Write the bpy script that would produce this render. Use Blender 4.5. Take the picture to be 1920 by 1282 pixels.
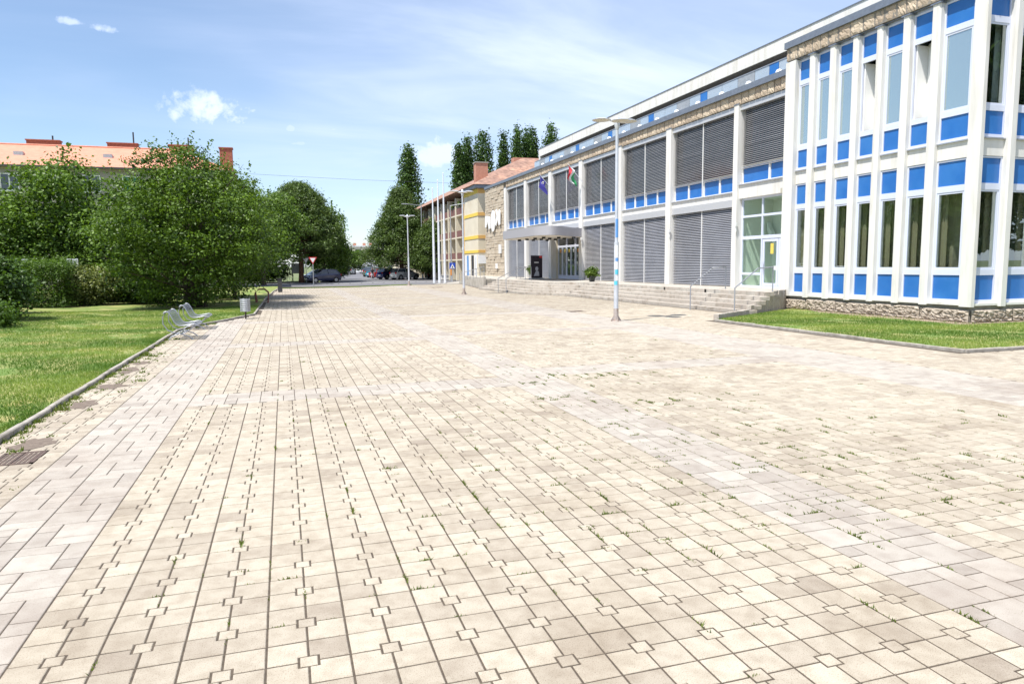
import bpy, bmesh, math, random
import numpy as np
from mathutils import Vector, Matrix
R = math.radians
random.seed(7); rng = np.random.default_rng(7)
sc = bpy.context.scene
for o in list(bpy.data.objects): bpy.data.objects.remove(o)
col = sc.collection

# ------------------------------------------------------------------ camera
cd = bpy.data.cameras.new('camera'); cam = bpy.data.objects.new('camera', cd); col.objects.link(cam)
r_ = Vector((0.9528568, -0.30324995, -0.01016813)); u_ = Vector((0.04249242, 0.10018614, 0.99406093)); f_ = Vector((0.30043023, 0.94762978, -0.10834887))
CAM = Vector((0.16271, -3.45862, 1.91841))
cam.matrix_world = Matrix(((r_.x, u_.x, -f_.x, CAM.x), (r_.y, u_.y, -f_.y, CAM.y), (r_.z, u_.z, -f_.z, CAM.z), (0, 0, 0, 1)))
cd.sensor_fit = 'HORIZONTAL'; cd.sensor_width = 36; cd.lens = 1338.6 / 1920 * 36
cd.clip_start = 0.05; cd.clip_end = 5000
sc.camera = cam

# ------------------------------------------------------------------ world, sun, exposure
SUN_EL, SUN_AZ = 64.0, math.degrees(math.atan2(-.892, -.452))
w = bpy.data.worlds.new('World'); sc.world = w; w.use_nodes = True
N = w.node_tree.nodes; L = w.node_tree.links; N.clear()
def wn(t, **k):
    n = N.new(t)
    for a, b in k.items(): setattr(n, a, b)
    return n
def wm(op, a, b=None, clamp=False):
    n = N.new('ShaderNodeMath'); n.operation = op; n.use_clamp = clamp
    for i, x in enumerate((a, b)):
        if x is None: continue
        if isinstance(x, (int, float)): n.inputs[i].default_value = x
        else: L.new(x, n.inputs[i])
    return n.outputs[0]
def wv(op, a, b):
    n = N.new('ShaderNodeVectorMath'); n.operation = op
    for i, x in enumerate((a, b)):
        if isinstance(x, tuple): n.inputs[i].default_value = x
        elif isinstance(x, (int, float)): n.inputs[i].default_value = (x, x, x)
        else: L.new(x, n.inputs[i])
    return n.outputs[1] if op == 'DOT_PRODUCT' else n.outputs[0]
sky = wn('ShaderNodeTexSky', sky_type='NISHITA', sun_disc=False)
sky.sun_elevation = R(SUN_EL); sky.sun_rotation = R(SUN_AZ % 360)
sky.air_density = 1.0; sky.dust_density = .5; sky.ozone_density = 3.2; sky.altitude = 200
tc = wn('ShaderNodeTexCoord'); d = tc.outputs['Generated']
sep = wn('ShaderNodeSeparateXYZ'); L.new(d, sep.inputs[0])
zz = wm('ADD', wm('MAXIMUM', sep.outputs[2], 0.0), 0.16)
cmb = wn('ShaderNodeCombineXYZ'); L.new(wm('DIVIDE', sep.outputs[0], zz), cmb.inputs[0]); L.new(wm('DIVIDE', sep.outputs[1], zz), cmb.inputs[1])
mp = wn('ShaderNodeMapping'); L.new(cmb.outputs[0], mp.inputs[0]); mp.inputs['Rotation'].default_value = (0, 0, R(-38)); mp.inputs['Scale'].default_value = (.42, 1.15, 1); mp.inputs['Location'].default_value = (.7, 1.9, 0)
def wnoise(vec, s, det, dist=0, rough=.55):
    n = wn('ShaderNodeTexNoise'); L.new(vec, n.inputs['Vector']); n.inputs['Scale'].default_value = s; n.inputs['Detail'].default_value = det
    n.inputs['Distortion'].default_value = dist; n.inputs['Roughness'].default_value = rough; return n.outputs[0]
def wramp(x, a, b):
    n = wn('ShaderNodeMapRange', interpolation_type='SMOOTHSTEP'); L.new(x, n.inputs[0]); n.inputs[1].default_value = a; n.inputs[2].default_value = b; return n.outputs[0]
cir = wramp(wnoise(mp.outputs[0], 1.3, 9, 1.1, .58), .36, .78)
vei = wramp(wnoise(cmb.outputs[0], .45, 4, .4), .3, .7)
east = wramp(wm('ADD', wv('DOT_PRODUCT', d, (.96, -.28, 0.)), wm('MULTIPLY', wm('SUBTRACT', vei, .5), .35)), -.62, .30)
cirrus = wm('MULTIPLY', wm('ADD', wm('MULTIPLY', cir, .52), wm('ADD', wm('MULTIPLY', vei, .24), .30)), wm('ADD', wm('MULTIPLY', east, .86), .14), True)
# a few fair-weather cumulus clouds far out over the town
mask = cirrus
cn = wnoise(d, 26, 6, .3, .6); cn2 = wnoise(d, 75, 4, 0, .6)
def cumulus(mask, dv, wa, wb, s=1.0):
    v = Vector(dv).normalized(); a = Vector((v.y, -v.x, 0)).normalized(); b = a.cross(v)
    if b.z < 0: b = -b
    da = wm('DIVIDE', wv('DOT_PRODUCT', d, tuple(a)), wa); db = wm('DIVIDE', wv('DOT_PRODUCT', d, tuple(b)), wb)
    db = wm('MULTIPLY', db, wm('ADD', 1.0, wm('MULTIPLY', wm('LESS_THAN', db, 0.0), .7)))
    front = wm('GREATER_THAN', wv('DOT_PRODUCT', d, tuple(v)), 0)
    e = wm('SQRT', wm('ADD', wm('MULTIPLY', da, da), wm('MULTIPLY', db, db)))
    x = wm('ADD', wm('SUBTRACT', 1.0, e), wm('ADD', wm('MULTIPLY', wm('SUBTRACT', cn, .5), 2.4), wm('MULTIPLY', wm('SUBTRACT', cn2, .5), .9)))
    return wm('MAXIMUM', mask, wm('MULTIPLY', wm('MULTIPLY', wramp(x, .0, .75), front), s))
for dv, wa, wb, s in (((-.0774, .9774, .192), .066, .031, 1), ((.2004, .9678, .146), .062, .034, .95), ((-.2106, .9388, .2725), .017, .007, .7), ((-.1864, .944, .270), .017, .009, .75),
                      ((.0162, .9845, .1749), .008, .005, .6), ((.0695, .9818, .1769), .008, .005, .6), ((.0254, .9872, .1576), .014, .005, .5), ((-.62, .72, .25), .03, .014, .8), ((.75, .3, .35), .05, .02, .7)):
    mask = cumulus(mask, dv, wa, wb, s)
mx = wn('ShaderNodeMix', data_type='RGBA'); L.new(mask, mx.inputs[0]); L.new(sky.outputs[0], mx.inputs[6]); mx.inputs[7].default_value = (5.3, 6.0, 7.6, 1)
bg = wn('ShaderNodeBackground'); L.new(mx.outputs[2], bg.inputs[0]); bg.inputs[1].default_value = .12
L.new(bg.outputs[0], wn('ShaderNodeOutputWorld').inputs[0])
sd = bpy.data.lights.new('sun', 'SUN'); sd.energy = 5.0; sd.angle = R(.53); sd.color = (1, .968, .91)
so = bpy.data.objects.new('sun', sd); col.objects.link(so); so.location = (-40, -20, 80)
ce = math.cos(R(SUN_EL)); so.rotation_euler = Vector((.892 * ce, .452 * ce, -math.sin(R(SUN_EL)))).to_track_quat('-Z', 'Y').to_euler()
vs = sc.view_settings; vs.view_transform = 'Standard'; vs.look = 'None'; vs.gamma = 1; vs.use_curve_mapping = False; vs.exposure = .60

# ------------------------------------------------------------------ materials
MATS = {}
def M(name, c1, c2=None, ns=6., rough=.75, bump=0., bs=60., metal=0., tone=None, stain=None, ss=.5, spec=.5, objtone=False, stretch=None, lo=.35, hi=.65, coat=0, mott=None):
    m = bpy.data.materials.new(name); m.use_nodes = True; t = m.node_tree; n = t.nodes; l = t.links; b = n['Principled BSDF']
    g = n.new('ShaderNodeNewGeometry'); P = g.outputs['Position']
    if stretch:
        q = n.new('ShaderNodeVectorMath'); q.operation = 'MULTIPLY'; l.new(P, q.inputs[0]); q.inputs[1].default_value = stretch; P = q.outputs[0]
    def noise(s, det=5):
        z = n.new('ShaderNodeTexNoise'); l.new(P, z.inputs['Vector']); z.inputs['Scale'].default_value = s; z.inputs['Detail'].default_value = det; return z.outputs[0]
    def rng_(x, a, c):
        z = n.new('ShaderNodeMapRange'); l.new(x, z.inputs[0]); z.inputs[1].default_value = a; z.inputs[2].default_value = c; return z.outputs[0]
    def mix(fac, a, c, blend='MIX'):
        z = n.new('ShaderNodeMix'); z.data_type = 'RGBA'; z.blend_type = blend
        if isinstance(fac, float): z.inputs[0].default_value = fac
        else: l.new(fac, z.inputs[0])
        for i, x in ((6, a), (7, c)):
            if isinstance(x, tuple): z.inputs[i].default_value = x + (1,)
            else: l.new(x, z.inputs[i])
        return z.outputs[2]
    c = c1
    if tone:
        if objtone:
            oi = n.new('ShaderNodeObjectInfo'); sp = n.new('ShaderNodeSeparateColor'); l.new(oi.outputs['Color'], sp.inputs[0]); f = sp.outputs[0]
        else:
            at = n.new('ShaderNodeAttribute'); at.attribute_name = 'tone'; f = at.outputs['Fac']
        c = mix(f, tone, c1)
    if c2: c = mix(rng_(noise(ns), lo, hi), c, c2 if not tone else mix(.5, c, c2))
    if mott: c = mix(rng_(noise(mott[0], 6), .42, .66), c, mix(1.0, c, mott[1], 'MULTIPLY')); c = mix(rng_(noise(mott[2], 2), .55, .70), c, mix(1.0, c, mott[3], 'MULTIPLY'))
    if stain: c = mix(rng_(noise(ss, 6), .5, .72), c, mix(1.0, c, stain, 'MULTIPLY'))
    if isinstance(c, tuple): b.inputs['Base Color'].default_value = c + (1,)
    else: l.new(c, b.inputs['Base Color'])
    b.inputs['Roughness'].default_value = rough; b.inputs['Metallic'].default_value = metal; b.inputs['Specular IOR Level'].default_value = spec
    if coat: b.inputs['Coat Weight'].default_value = coat; b.inputs['Coat Roughness'].default_value = .05
    if bump:
        bp = n.new('ShaderNodeBump'); bp.inputs['Strength'].default_value = bump; bp.inputs['Distance'].default_value = .02; l.new(noise(bs, 6), bp.inputs['Height']); l.new(bp.outputs[0], b.inputs['Normal'])
    MATS[name] = m; return m
def leafmat(name, dark, light, trans=.35, rough=.5):
    m = bpy.data.materials.new(name); m.use_nodes = True; t = m.node_tree; n = t.nodes; l = t.links; n.clear()
    at = n.new('ShaderNodeAttribute'); at.attribute_name = 'tone'
    mixc = n.new('ShaderNodeMix'); mixc.data_type = 'RGBA'; l.new(at.outputs['Fac'], mixc.inputs[0]); mixc.inputs[6].default_value = dark + (1,); mixc.inputs[7].default_value = light + (1,)
    b = n.new('ShaderNodeBsdfPrincipled'); l.new(mixc.outputs[2], b.inputs['Base Color']); b.inputs['Roughness'].default_value = rough; b.inputs['Specular IOR Level'].default_value = .35
    tr = n.new('ShaderNodeBsdfTranslucent'); hs = n.new('ShaderNodeMix'); hs.data_type = 'RGBA'; hs.blend_type = 'MULTIPLY'; hs.inputs[0].default_value = 1
    l.new(mixc.outputs[2], hs.inputs[6]); hs.inputs[7].default_value = (1.25, 1.3, .55, 1); l.new(hs.outputs[2], tr.inputs[0])
    ms = n.new('ShaderNodeMixShader'); ms.inputs[0].default_value = trans; l.new(b.outputs[0], ms.inputs[1]); l.new(tr.outputs[0], ms.inputs[2])
    l.new(ms.outputs[0], n.new('ShaderNodeOutputMaterial').inputs[0]); MATS[name] = m; return m
def glassmat(name, tint, refl=.22, rough=.0, body=None, bodyf=0):
    m = bpy.data.materials.new(name); m.use_nodes = True; t = m.node_tree; n = t.nodes; l = t.links; n.clear()
    tp = n.new('ShaderNodeBsdfTransparent'); tp.inputs[0].default_value = tint + (1,)
    gl = n.new('ShaderNodeBsdfGlossy'); gl.inputs['Roughness'].default_value = rough; gl.inputs[0].default_value = (.92, .97, 1, 1)
    lw_ = n.new('ShaderNodeLayerWeight'); lw_.inputs[0].default_value = .5; fr = n.new('ShaderNodeMath'); fr.operation = 'POWER'; l.new(lw_.outputs['Facing'], fr.inputs[0]); fr.inputs[1].default_value = 4.; ad = n.new('ShaderNodeMath'); ad.operation = 'ADD'; ad.use_clamp = True; l.new(fr.outputs[0], ad.inputs[0]); ad.inputs[1].default_value = refl
    base = tp.outputs[0]
    if body:
        df = n.new('ShaderNodeBsdfDiffuse'); df.inputs[0].default_value = body + (1,); m2 = n.new('ShaderNodeMixShader'); m2.inputs[0].default_value = bodyf; l.new(base, m2.inputs[1]); l.new(df.outputs[0], m2.inputs[2]); base = m2.outputs[0]
    ms = n.new('ShaderNodeMixShader'); l.new(ad.outputs[0], ms.inputs[0]); l.new(base, ms.inputs[1]); l.new(gl.outputs[0], ms.inputs[2])
    l.new(ms.outputs[0], n.new('ShaderNodeOutputMaterial').inputs[0]); MATS[name] = m; return m
PB = dict(mott=(9, (.84, .82, .80), 170, (.60, .55, .50)), c1=(.50, .442, .348), tone=(.30, .25, .195), c2=(.405, .353, .275), ns=110, rough=.9, bump=.35, bs=260, stain=(.80, .77, .74), ss=.9, lo=.3, hi=.7)
PP = dict(mott=(7, (.86, .84, .83), 170, (.70, .66, .63)), c1=(.455, .412, .352), tone=(.31, .272, .232), c2=(.405, .362, .308), ns=90, rough=.9, bump=.3, bs=260, stain=(.84, .80, .78), ss=.8, lo=.3, hi=.7)
M('paver_beige', **PB); M('paver_beige_single', objtone=True, **PB); M('paver_pink', **PP); M('paver_pink_single', objtone=True, **PP)
M('joint_soil', (.062, .047, .033), (.10, .077, .054), 30, .95); M('joint_soil_far', (.40, .345, .275), (.34, .29, .23), 3, .95)
M('concrete', (.47, .435, .38), (.38, .35, .305), 9, .9, .4, 90, stain=(.66, .64, .60), ss=1.6)
M('kerb_stone', (.40, .365, .315), (.29, .26, .22), 7, .9, .4, 90, stain=(.6, .58, .54), ss=2.5); M('step_stone', (.50, .455, .395), c2=(.36, .32, .275), ns=14, rough=.9, bump=.5, bs=70, tone=(.33, .28, .23), objtone=True, stain=(.7, .66, .62), ss=3)
M('white_wall', (.71, .69, .655), (.66, .64, .605), 4, .8, .12, 50, stain=(.86, .84, .80), ss=2.2, stretch=(1.6, 1.6, .22))
M('white_paint', (.80, .79, .77), None, rough=.5)
M('roof_slate', (.20, .225, .27), (.17, .19, .23), 6, .45, metal=.3)
M('rock', (.58, .48, .36), (.36, .275, .20), 5, .95, .8, 26, tone=(.34, .26, .19), objtone=True, lo=.4, hi=.62)
M('rock_wall', (.56, .48, .37), (.42, .345, .26), 3, .95, .8, 20, tone=(.44, .36, .265))
M('rock_plinth', (.43, .365, .295), (.245, .20, .155), 7, .95, .9, 22, lo=.4, hi=.62)
M('plinth_base', (.26, .235, .20), (.19, .165, .14), 5, .9)
M('blue_panel', (.016, .13, .42), (.028, .158, .46), 1.6, .3, spec=.5, stain=(1.35, 1.12, 1.02), ss=1.2, bump=.05, bs=3)
M('frame', (.60, .63, .74), None, rough=.4); M('sill', (.46, .47, .50), None, rough=.35, metal=.6)
M('slat', (.44, .435, .45), (.38, .375, .39), 1.2, rough=.4, metal=.3); M('blind_box', (.55, .55, .56), None, rough=.4, metal=.3)
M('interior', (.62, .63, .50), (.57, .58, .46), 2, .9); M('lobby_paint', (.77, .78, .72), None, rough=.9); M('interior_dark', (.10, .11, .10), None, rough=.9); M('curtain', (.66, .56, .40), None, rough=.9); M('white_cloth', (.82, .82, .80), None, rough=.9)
M('teal_cloth', (.16, .32, .36), None, rough=.9)
glassmat('glass', (.84, .89, .87), .17); glassmat('glass_lobby', (.86, .92, .88), .0); glassmat('glass_sky', (.5, .6, .6), .34, 0, (.42, .55, .58), .45); glassmat('glass_rail', (.72, .80, .84), .06, .05, (.55, .62, .70), .6); glassmat('glass_car', (.10, .13, .14), .08)  # glass_sky: pale sky reflection partly painted in as a diffuse body colour
M('dark_grey', (.045, .045, .05), None, rough=.5); M('black', (.015, .015, .016), None, rough=.6); M('rubber', (.02, .02, .022), None, rough=.85)
M('steel', (.40, .41, .44), None, rough=.4, metal=.6); M('galvanised', (.46, .47, .48), (.38, .39, .40), 8, .5, metal=.5); M('white_pole', (.72, .74, .78), (.66, .68, .73), 5, .4)
M('lamp_pole', (.60, .62, .67), (.52, .54, .58), 4, .42, metal=.25); M('pole_rust', (.32, .24, .19), (.42, .38, .36), 14, .7); M('lens', (.45, .42, .33), None, rough=.3)
M('canopy_grey', (.42, .41, .43), None, rough=.45, metal=.2); M('canopy_under', (.68, .63, .54), None, rough=.7)
M('asphalt', (.165, .162, .17), (.135, .133, .14), 3, .9, .3, 120, stain=(.85, .85, .86), ss=.25); M('road_paint', (.72, .72, .72), (.6, .6, .6), 8, .7)
M('lawn_soil', (.255, .26, .085), (.11, .18, .028), 1.1, .95, .5, 60, stain=(1.5, 1.2, 1.4), ss=.9, lo=.42, hi=.58); M('dry_soil', (.34, .26, .19), (.25, .19, .13), 8, .95)
M('wet_soil', (.20, .155, .12), (.13, .098, .075), 22, .95, .5, 80); M('far_ground', (.16, .17, .08), (.10, .14, .045), .2, .95)
M('roof_orange', (.60, .26, .17), (.52, .215, .14), 2.2, .8, .5, 9, stretch=(1, 1, 3)); M('roof_tile', (.34, .20, .145), (.20, .115, .085), 2.2, .85, .6, 8, stain=(1.6, 1.5, 1.35), ss=.8)
M('brick', (.36, .125, .075), (.27, .085, .055), 5, .85, .4, 14); M('brick_pale', (.48, .235, .16), (.40, .19, .13), 4, .85, .4, 14)
M('render_grey', (.34, .315, .275), (.29, .27, .235), 1.5, .9, stain=(.85, .84, .82), ss=.4); M('render_cream', (.68, .61, .47), (.63, .56, .43), .8, .9, stain=(.92, .9, .88), ss=.3)
M('yellow_band', (.74, .53, .09), None, rough=.8); M('ochre_band', (.64, .38, .12), None, rough=.8); M('balcony_red', (.20, .095, .08), None, rough=.7)
M('render_far', (.60, .56, .42), None, rough=.9); M('render_white_far', (.66, .66, .66), None, rough=.9); M('pane_dark', (.05, .06, .075), None, rough=.12, spec=.8); M('green_shutter', (.02, .16, .12), None, rough=.6)
M('bark', (.10, .075, .055), (.06, .045, .032), 9, .95, .8, 30); M('bark_red', (.17, .085, .05), (.10, .055, .035), 6, .95, .8, 20)
M('flag_blue', (.09, .08, .42), None, rough=.8); M('flag_red', (.60, .045, .06), None, rough=.8); M('flag_white', (.8, .8, .78), None, rough=.8); M('flag_green', (.05, .34, .13), None, rough=.8); M('star', (.8, .78, .6), None, rough=.7)
M('sign_blue', (.012, .06, .42), None, rough=.4); M('sign_red', (.55, .03, .035), None, rough=.4); M('sign_white', (.8, .8, .8), None, rough=.4); M('sticker_blue', (.12, .30, .62), None, rough=.5); M('sticker_cyan', (.1, .5, .65), None, rough=.5)
M('rust_metal', (.20, .06, .05), (.13, .045, .035), 12, .7); M('grate', (.085, .06, .05), (.13, .085, .065), 20, .8); M('poster', (.018, .012, .022), None, rough=.3); M('yellow_sign', (.75, .55, .1), None, rough=.5); M('orange', (.55, .22, .05), None, rough=.6)
M('skin', (.48, .28, .20), None, rough=.6); M('cloth_dark', (.03, .03, .04), None, rough=.9); M('cloth_light', (.45, .46, .5), None, rough=.9); M('hair', (.03, .02, .015), None, rough=.7)
for nm, c in dict(car_navy=(.028, .036, .085), car_silver=(.46, .47, .48), car_blue=(.02, .03, .14), car_red=(.42, .02, .025), car_teal=(.02, .22, .30), car_green=(.13, .14, .10), car_white=(.72, .72, .72), car_grey=(.13, .135, .15)).items():
    M(nm, c, None, rough=.3, metal=.25 if nm != 'car_white' else 0, coat=.8)
M('headlight', (.75, .78, .8), None, rough=.1); M('taillight', (.45, .015, .02), None, rough=.2)
leafmat('leaf_hornbeam', (.020, .048, .004), (.145, .24, .024), .3); leafmat('leaf_mid', (.030, .066, .008), (.165, .27, .038), .34); leafmat('leaf_dark', (.014, .036, .005), (.075, .14, .018), .26)
leafmat('leaf_pine', (.034, .066, .014), (.13, .195, .042), .25); leafmat('leaf_poplar', (.024, .055, .010), (.10, .18, .04), .3); leafmat('leaf_hedge', (.03, .065, .008), (.125, .215, .026), .32); leafmat('leaf_pale', (.06, .12, .03), (.2, .28, .10), .35)
leafmat('leaf_flower', (.03, .07, .01), (.26, .28, .09), .3); leafmat('grass_blade', (.07, .15, .018), (.27, .335, .075), .4, .6); leafmat('weed', (.06, .11, .012), (.19, .22, .04), .35); leafmat('leaf_grape', (.05, .10, .014), (.17, .24, .05), .35)
# bench sheet: fine wire mesh, half of it open
m = M('wire_mesh', (.22, .225, .24), None, rough=.45, metal=.5); t = m.node_tree; b = t.nodes['Principled BSDF']
co = t.nodes.new('ShaderNodeTexCoord'); wvn = []
for ax in 'XYZ':
    wt = t.nodes.new('ShaderNodeTexWave'); wt.bands_direction = ax; wt.inputs['Scale'].default_value = 14; t.links.new(co.outputs['Object'], wt.inputs[0]); wvn.append(wt.outputs['Fac'])
m1 = t.nodes.new('ShaderNodeMath'); m1.operation = 'MAXIMUM'; t.links.new(wvn[0], m1.inputs[0]); t.links.new(wvn[1], m1.inputs[1])
m2 = t.nodes.new('ShaderNodeMath'); m2.operation = 'GREATER_THAN'; m2.inputs[1].default_value = .62; t.links.new(m1.outputs[0], m2.inputs[0]); t.links.new(m2.outputs[0], b.inputs['Alpha'])

# ------------------------------------------------------------------ mesh helpers
class MB:
    def __init__(s): s.v = []; s.f = []; s.t = []
    def add(s, vs, fs, tone=None):
        o = len(s.v); s.v += [tuple(p) for p in vs]; s.f += [tuple(i + o for i in q) for q in fs]
        if tone is not None: s.t += [tone] * len(vs)
        return s
    def box(s, x0, x1, y0, y1, z0, z1, tone=None):
        if x0 > x1: x0, x1 = x1, x0
        if y0 > y1: y0, y1 = y1, y0
        return s.add([(x0, y0, z0), (x1, y0, z0), (x1, y1, z0), (x0, y1, z0), (x0, y0, z1), (x1, y0, z1), (x1, y1, z1), (x0, y1, z1)],
                     [(0, 3, 2, 1), (4, 5, 6, 7), (0, 1, 5, 4), (1, 2, 6, 5), (2, 3, 7, 6), (3, 0, 4, 7)], tone)
    def prism(s, poly, z0, z1, tone=None):
        n = len(poly)
        zb = z0 if hasattr(z0, '__len__') else [z0] * n; zt = z1 if hasattr(z1, '__len__') else [z1] * n
        return s.add([(p[0], p[1], zb[i]) for i, p in enumerate(poly)] + [(p[0], p[1], zt[i]) for i, p in enumerate(poly)],
                     [tuple(range(n))[::-1], tuple(range(n, 2 * n))] + [(i, (i + 1) % n, n + (i + 1) % n, n + i) for i in range(n)], tone)
    def extr(s, poly, axis, a, b):
        # poly in the two other axes; extruded along axis from a to b
        def P(p, c): return {'x': (c, p[0], p[1]), 'y': (p[0], c, p[1]), 'z': (p[0], p[1], c)}[axis]
        n = len(poly)
        return s.add([P(p, a) for p in poly] + [P(p, b) for p in poly], [tuple(range(n))[::-1], tuple(range(n, 2 * n))] + [(i, (i + 1) % n, n + (i + 1) % n, n + i) for i in range(n)])
    def tube(s, pts, r, n=8, r1=None, cap=True):
        pts = [Vector(p) for p in pts]; k = len(pts); rs = [r + ((r1 if r1 is not None else r) - r) * i / max(1, k - 1) for i in range(k)] if not hasattr(r, '__len__') else r
        vs = []; up = Vector((0, 0, 1))
        for i, p in enumerate(pts):
            t = (pts[min(i + 1, k - 1)] - pts[max(i - 1, 0)]).normalized()
            a = t.cross(up if abs(t.z) < .95 else Vector((1, 0, 0))).normalized(); b = t.cross(a)
            if i and abs(t.z) >= .95 and len(vs) >= n: pass
            vs += [p + (a * math.cos(2 * math.pi * j / n) + b * math.sin(2 * math.pi * j / n)) * rs[i] for j in range(n)]
        fs = [(i * n + j, i * n + (j + 1) % n, (i + 1) * n + (j + 1) % n, (i + 1) * n + j) for i in range(k - 1) for j in range(n)]
        if cap: fs += [tuple(range(n))[::-1], tuple(range((k - 1) * n, k * n))]
        return s.add(vs, fs)
    def lathe(s, prof, c=(0, 0, 0), n=20, axis='z', cap=True):
        vs = []
        for r, h in prof:
            for j in range(n):
                a = 2 * math.pi * j / n; x, y = r * math.cos(a), r * math.sin(a)
                p = {'z': (x, y, h), 'y': (x, h, y), 'x': (h, x, y)}[axis]; vs.append((p[0] + c[0], p[1] + c[1], p[2] + c[2]))
        k = len(prof); fs = [(i * n + j, i * n + (j + 1) % n, (i + 1) * n + (j + 1) % n, (i + 1) * n + j) for i in range(k - 1) for j in range(n)]
        if cap: fs += [tuple(range(n))[::-1], tuple(range((k - 1) * n, k * n))]
        return s.add(vs, fs)
ORG = {}
def link(o, parent=None, **pr):
    col.objects.link(o)
    if parent: o.parent = parent
    for k, v in pr.items():
        if v is not None: o[k] = v
    return o
def root(name, loc, label, category, group=None, rz=0):
    o = bpy.data.objects.new(name, None); o.empty_display_size = .3; o.location = loc; o.rotation_euler = (0, 0, rz)
    link(o, None, label=label, category=category, group=group); ORG[o.name] = Vector(loc); return o
def mesh(name, mb, mt, smooth=None, off=(0, 0, 0)):
    me = bpy.data.meshes.new(name); me.from_pydata([(p[0] - off[0], p[1] - off[1], p[2] - off[2]) for p in mb.v], [], mb.f)
    if mb.t: me.attributes.new('tone', 'FLOAT', 'POINT').data.foreach_set('value', mb.t)
    fix(me); me.materials.append(MATS[mt])
    if smooth: me.polygons.foreach_set('use_smooth', [True] * len(me.polygons)); me.set_sharp_from_angle(angle=R(smooth))
    me.update(); return me
def fix(me):
    bm = bmesh.new(); bm.from_mesh(me); bmesh.ops.recalc_face_normals(bm, faces=bm.faces); bm.to_mesh(me); bm.free()
def part(name, mb, mt, parent=None, smooth=None, loc=None, world=True, **pr):
    """one mesh object; with a parent, vertices given in world space are made local to the root"""
    off = ORG.get(parent.name, Vector((0, 0, 0))) if (parent and world) else Vector((0, 0, 0))
    o = bpy.data.objects.new(name, mesh(name, mb, mt, smooth, off)); link(o, parent, **pr)
    if parent: ORG[o.name] = ORG.get(parent.name, Vector((0, 0, 0)))
    if loc is not None: o.location = loc
    return o
def single(name, mb, mt, base, label, category, group=None, smooth=None, kind=None):
    o = bpy.data.objects.new(name, mesh(name, mb, mt, smooth, base)); o.location = base
    link(o, None, label=label, category=category, group=group, kind=kind); ORG[o.name] = Vector(base); return o
def struct(name, mb, mt, smooth=None, kind='structure', **pr):
    o = bpy.data.objects.new(name, mesh(name, mb, mt, smooth)); link(o, None, kind=kind, **pr); ORG[o.name] = Vector((0, 0, 0)); return o
def copy_tree(o, loc=None, rz=None, parent=None, **pr):
    c = o.copy(); col.objects.link(c); c.parent = parent
    if parent is None:
        c.location = loc
        if rz is not None: c.rotation_euler = (0, 0, rz)
        for k, v in pr.items(): c[k] = v
    for ch in list(o.children): copy_tree(ch, parent=c)
    return c
def np_mesh(name, V, F, mt, tone=None):
    me = bpy.data.meshes.new(name); V = np.asarray(V, np.float32); F = np.asarray(F, np.int32); k = F.shape[1]
    me.vertices.add(len(V)); me.vertices.foreach_set('co', V.ravel()); me.loops.add(F.size); me.loops.foreach_set('vertex_index', F.ravel())
    me.polygons.add(len(F)); me.polygons.foreach_set('loop_start', np.arange(0, F.size, k, dtype=np.int32)); me.polygons.foreach_set('loop_total', np.full(len(F), k, np.int32))
    if tone is not None: me.attributes.new('tone', 'FLOAT', 'POINT').data.foreach_set('value', np.asarray(tone, np.float32))
    me.materials.append(MATS[mt]); me.update(calc_edges=True); me.validate(); return me

# ------------------------------------------------------------------ plaza paving
KERB = [(-2.9, -6), (-2.93, 20.3), (-2.55, 22.0), (-1.95, 23.7), (-1.0, 26.9), (-.9, 42), (-.62, 54.5), (-.3, 61.6)]
def left_edge(y):
    for (xa, ya), (xb, yb) in zip(KERB, KERB[1:]):
        if y <= yb: return xa + (xb - xa) * (y - ya) / (yb - ya)
    return KERB[-1][0]
def right_edge(y):
    if y < 7.6: return 30
    if y < 16.9: return 13.5
    if y < 18.6: return 13.9 + (y - 17.2) * 1.53
    if y < 36.4: return 16.2
    if y < 39.5: return 16.2 - (y - 36.4) * .52
    if y < 50.5: return 14.6
    return 15.0 + (y - 51) * .13
def far_edge(x): return 61.8 if x < 6 else min(66.5, 61.8 + (x - 6) * .75)
def inside(x, y, m=.1): return left_edge(y) + m < x < right_edge(y) - m and -2.6 < y < far_edge(x)
g, gy, U, nh = .0056, .0050, .2, .047
def ring(poly, ins):
    # inset an axis-aligned polygon
    n = len(poly); out = []
    for i in range(n):
        p, a, b = Vector(poly[i]), Vector(poly[i - 1]), Vector(poly[(i + 1) % n])
        e1 = (p - a).normalized(); e2 = (b - p).normalized(); n1 = Vector((-e1.y, e1.x)); n2 = Vector((-e2.y, e2.x))
        out.append(tuple(p + n1 * ins + n2 * ins))
    return out
def stone_base(poly, detail=True):
    n = len(poly)
    if detail:
        a = ring(poly, .004); V = [(x, y, 0) for x, y in a] + [(x, y, -.003) for x, y in poly] + [(x, y, -.009) for x, y in poly]
        F = [tuple(range(n))] + [(i, n + i, n + (i + 1) % n, (i + 1) % n) for i in range(n)] + [(n + i, 2 * n + i, 2 * n + (i + 1) % n, n + (i + 1) % n) for i in range(n)]
    else: V = [(x, y, 0) for x, y in poly]; F = [tuple(range(n))]
    return V, F
hw, hh = U / 2 - g, U / 2 - gy
def notched(sx, sy):
    p = [(-hw, -hh), (hw, -hh), (hw, hh), (-hw, hh)]; k = nh
    c = [[(-hw, -hh + k), (-hw + k, -hh + k), (-hw + k, -hh)], [(hw - k, -hh), (hw - k, -hh + k), (hw, -hh + k)], [(hw, hh - k), (hw - k, hh - k), (hw - k, hh)], [(-hw + k, hh), (-hw + k, hh - k), (-hw, hh - k)]]
    i = {(-1, -1): 0, (1, -1): 1, (1, 1): 2, (-1, 1): 3}[(sx, sy)]
    return [q for j in range(4) for q in (c[j] if j == i else [p[j]])]
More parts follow.
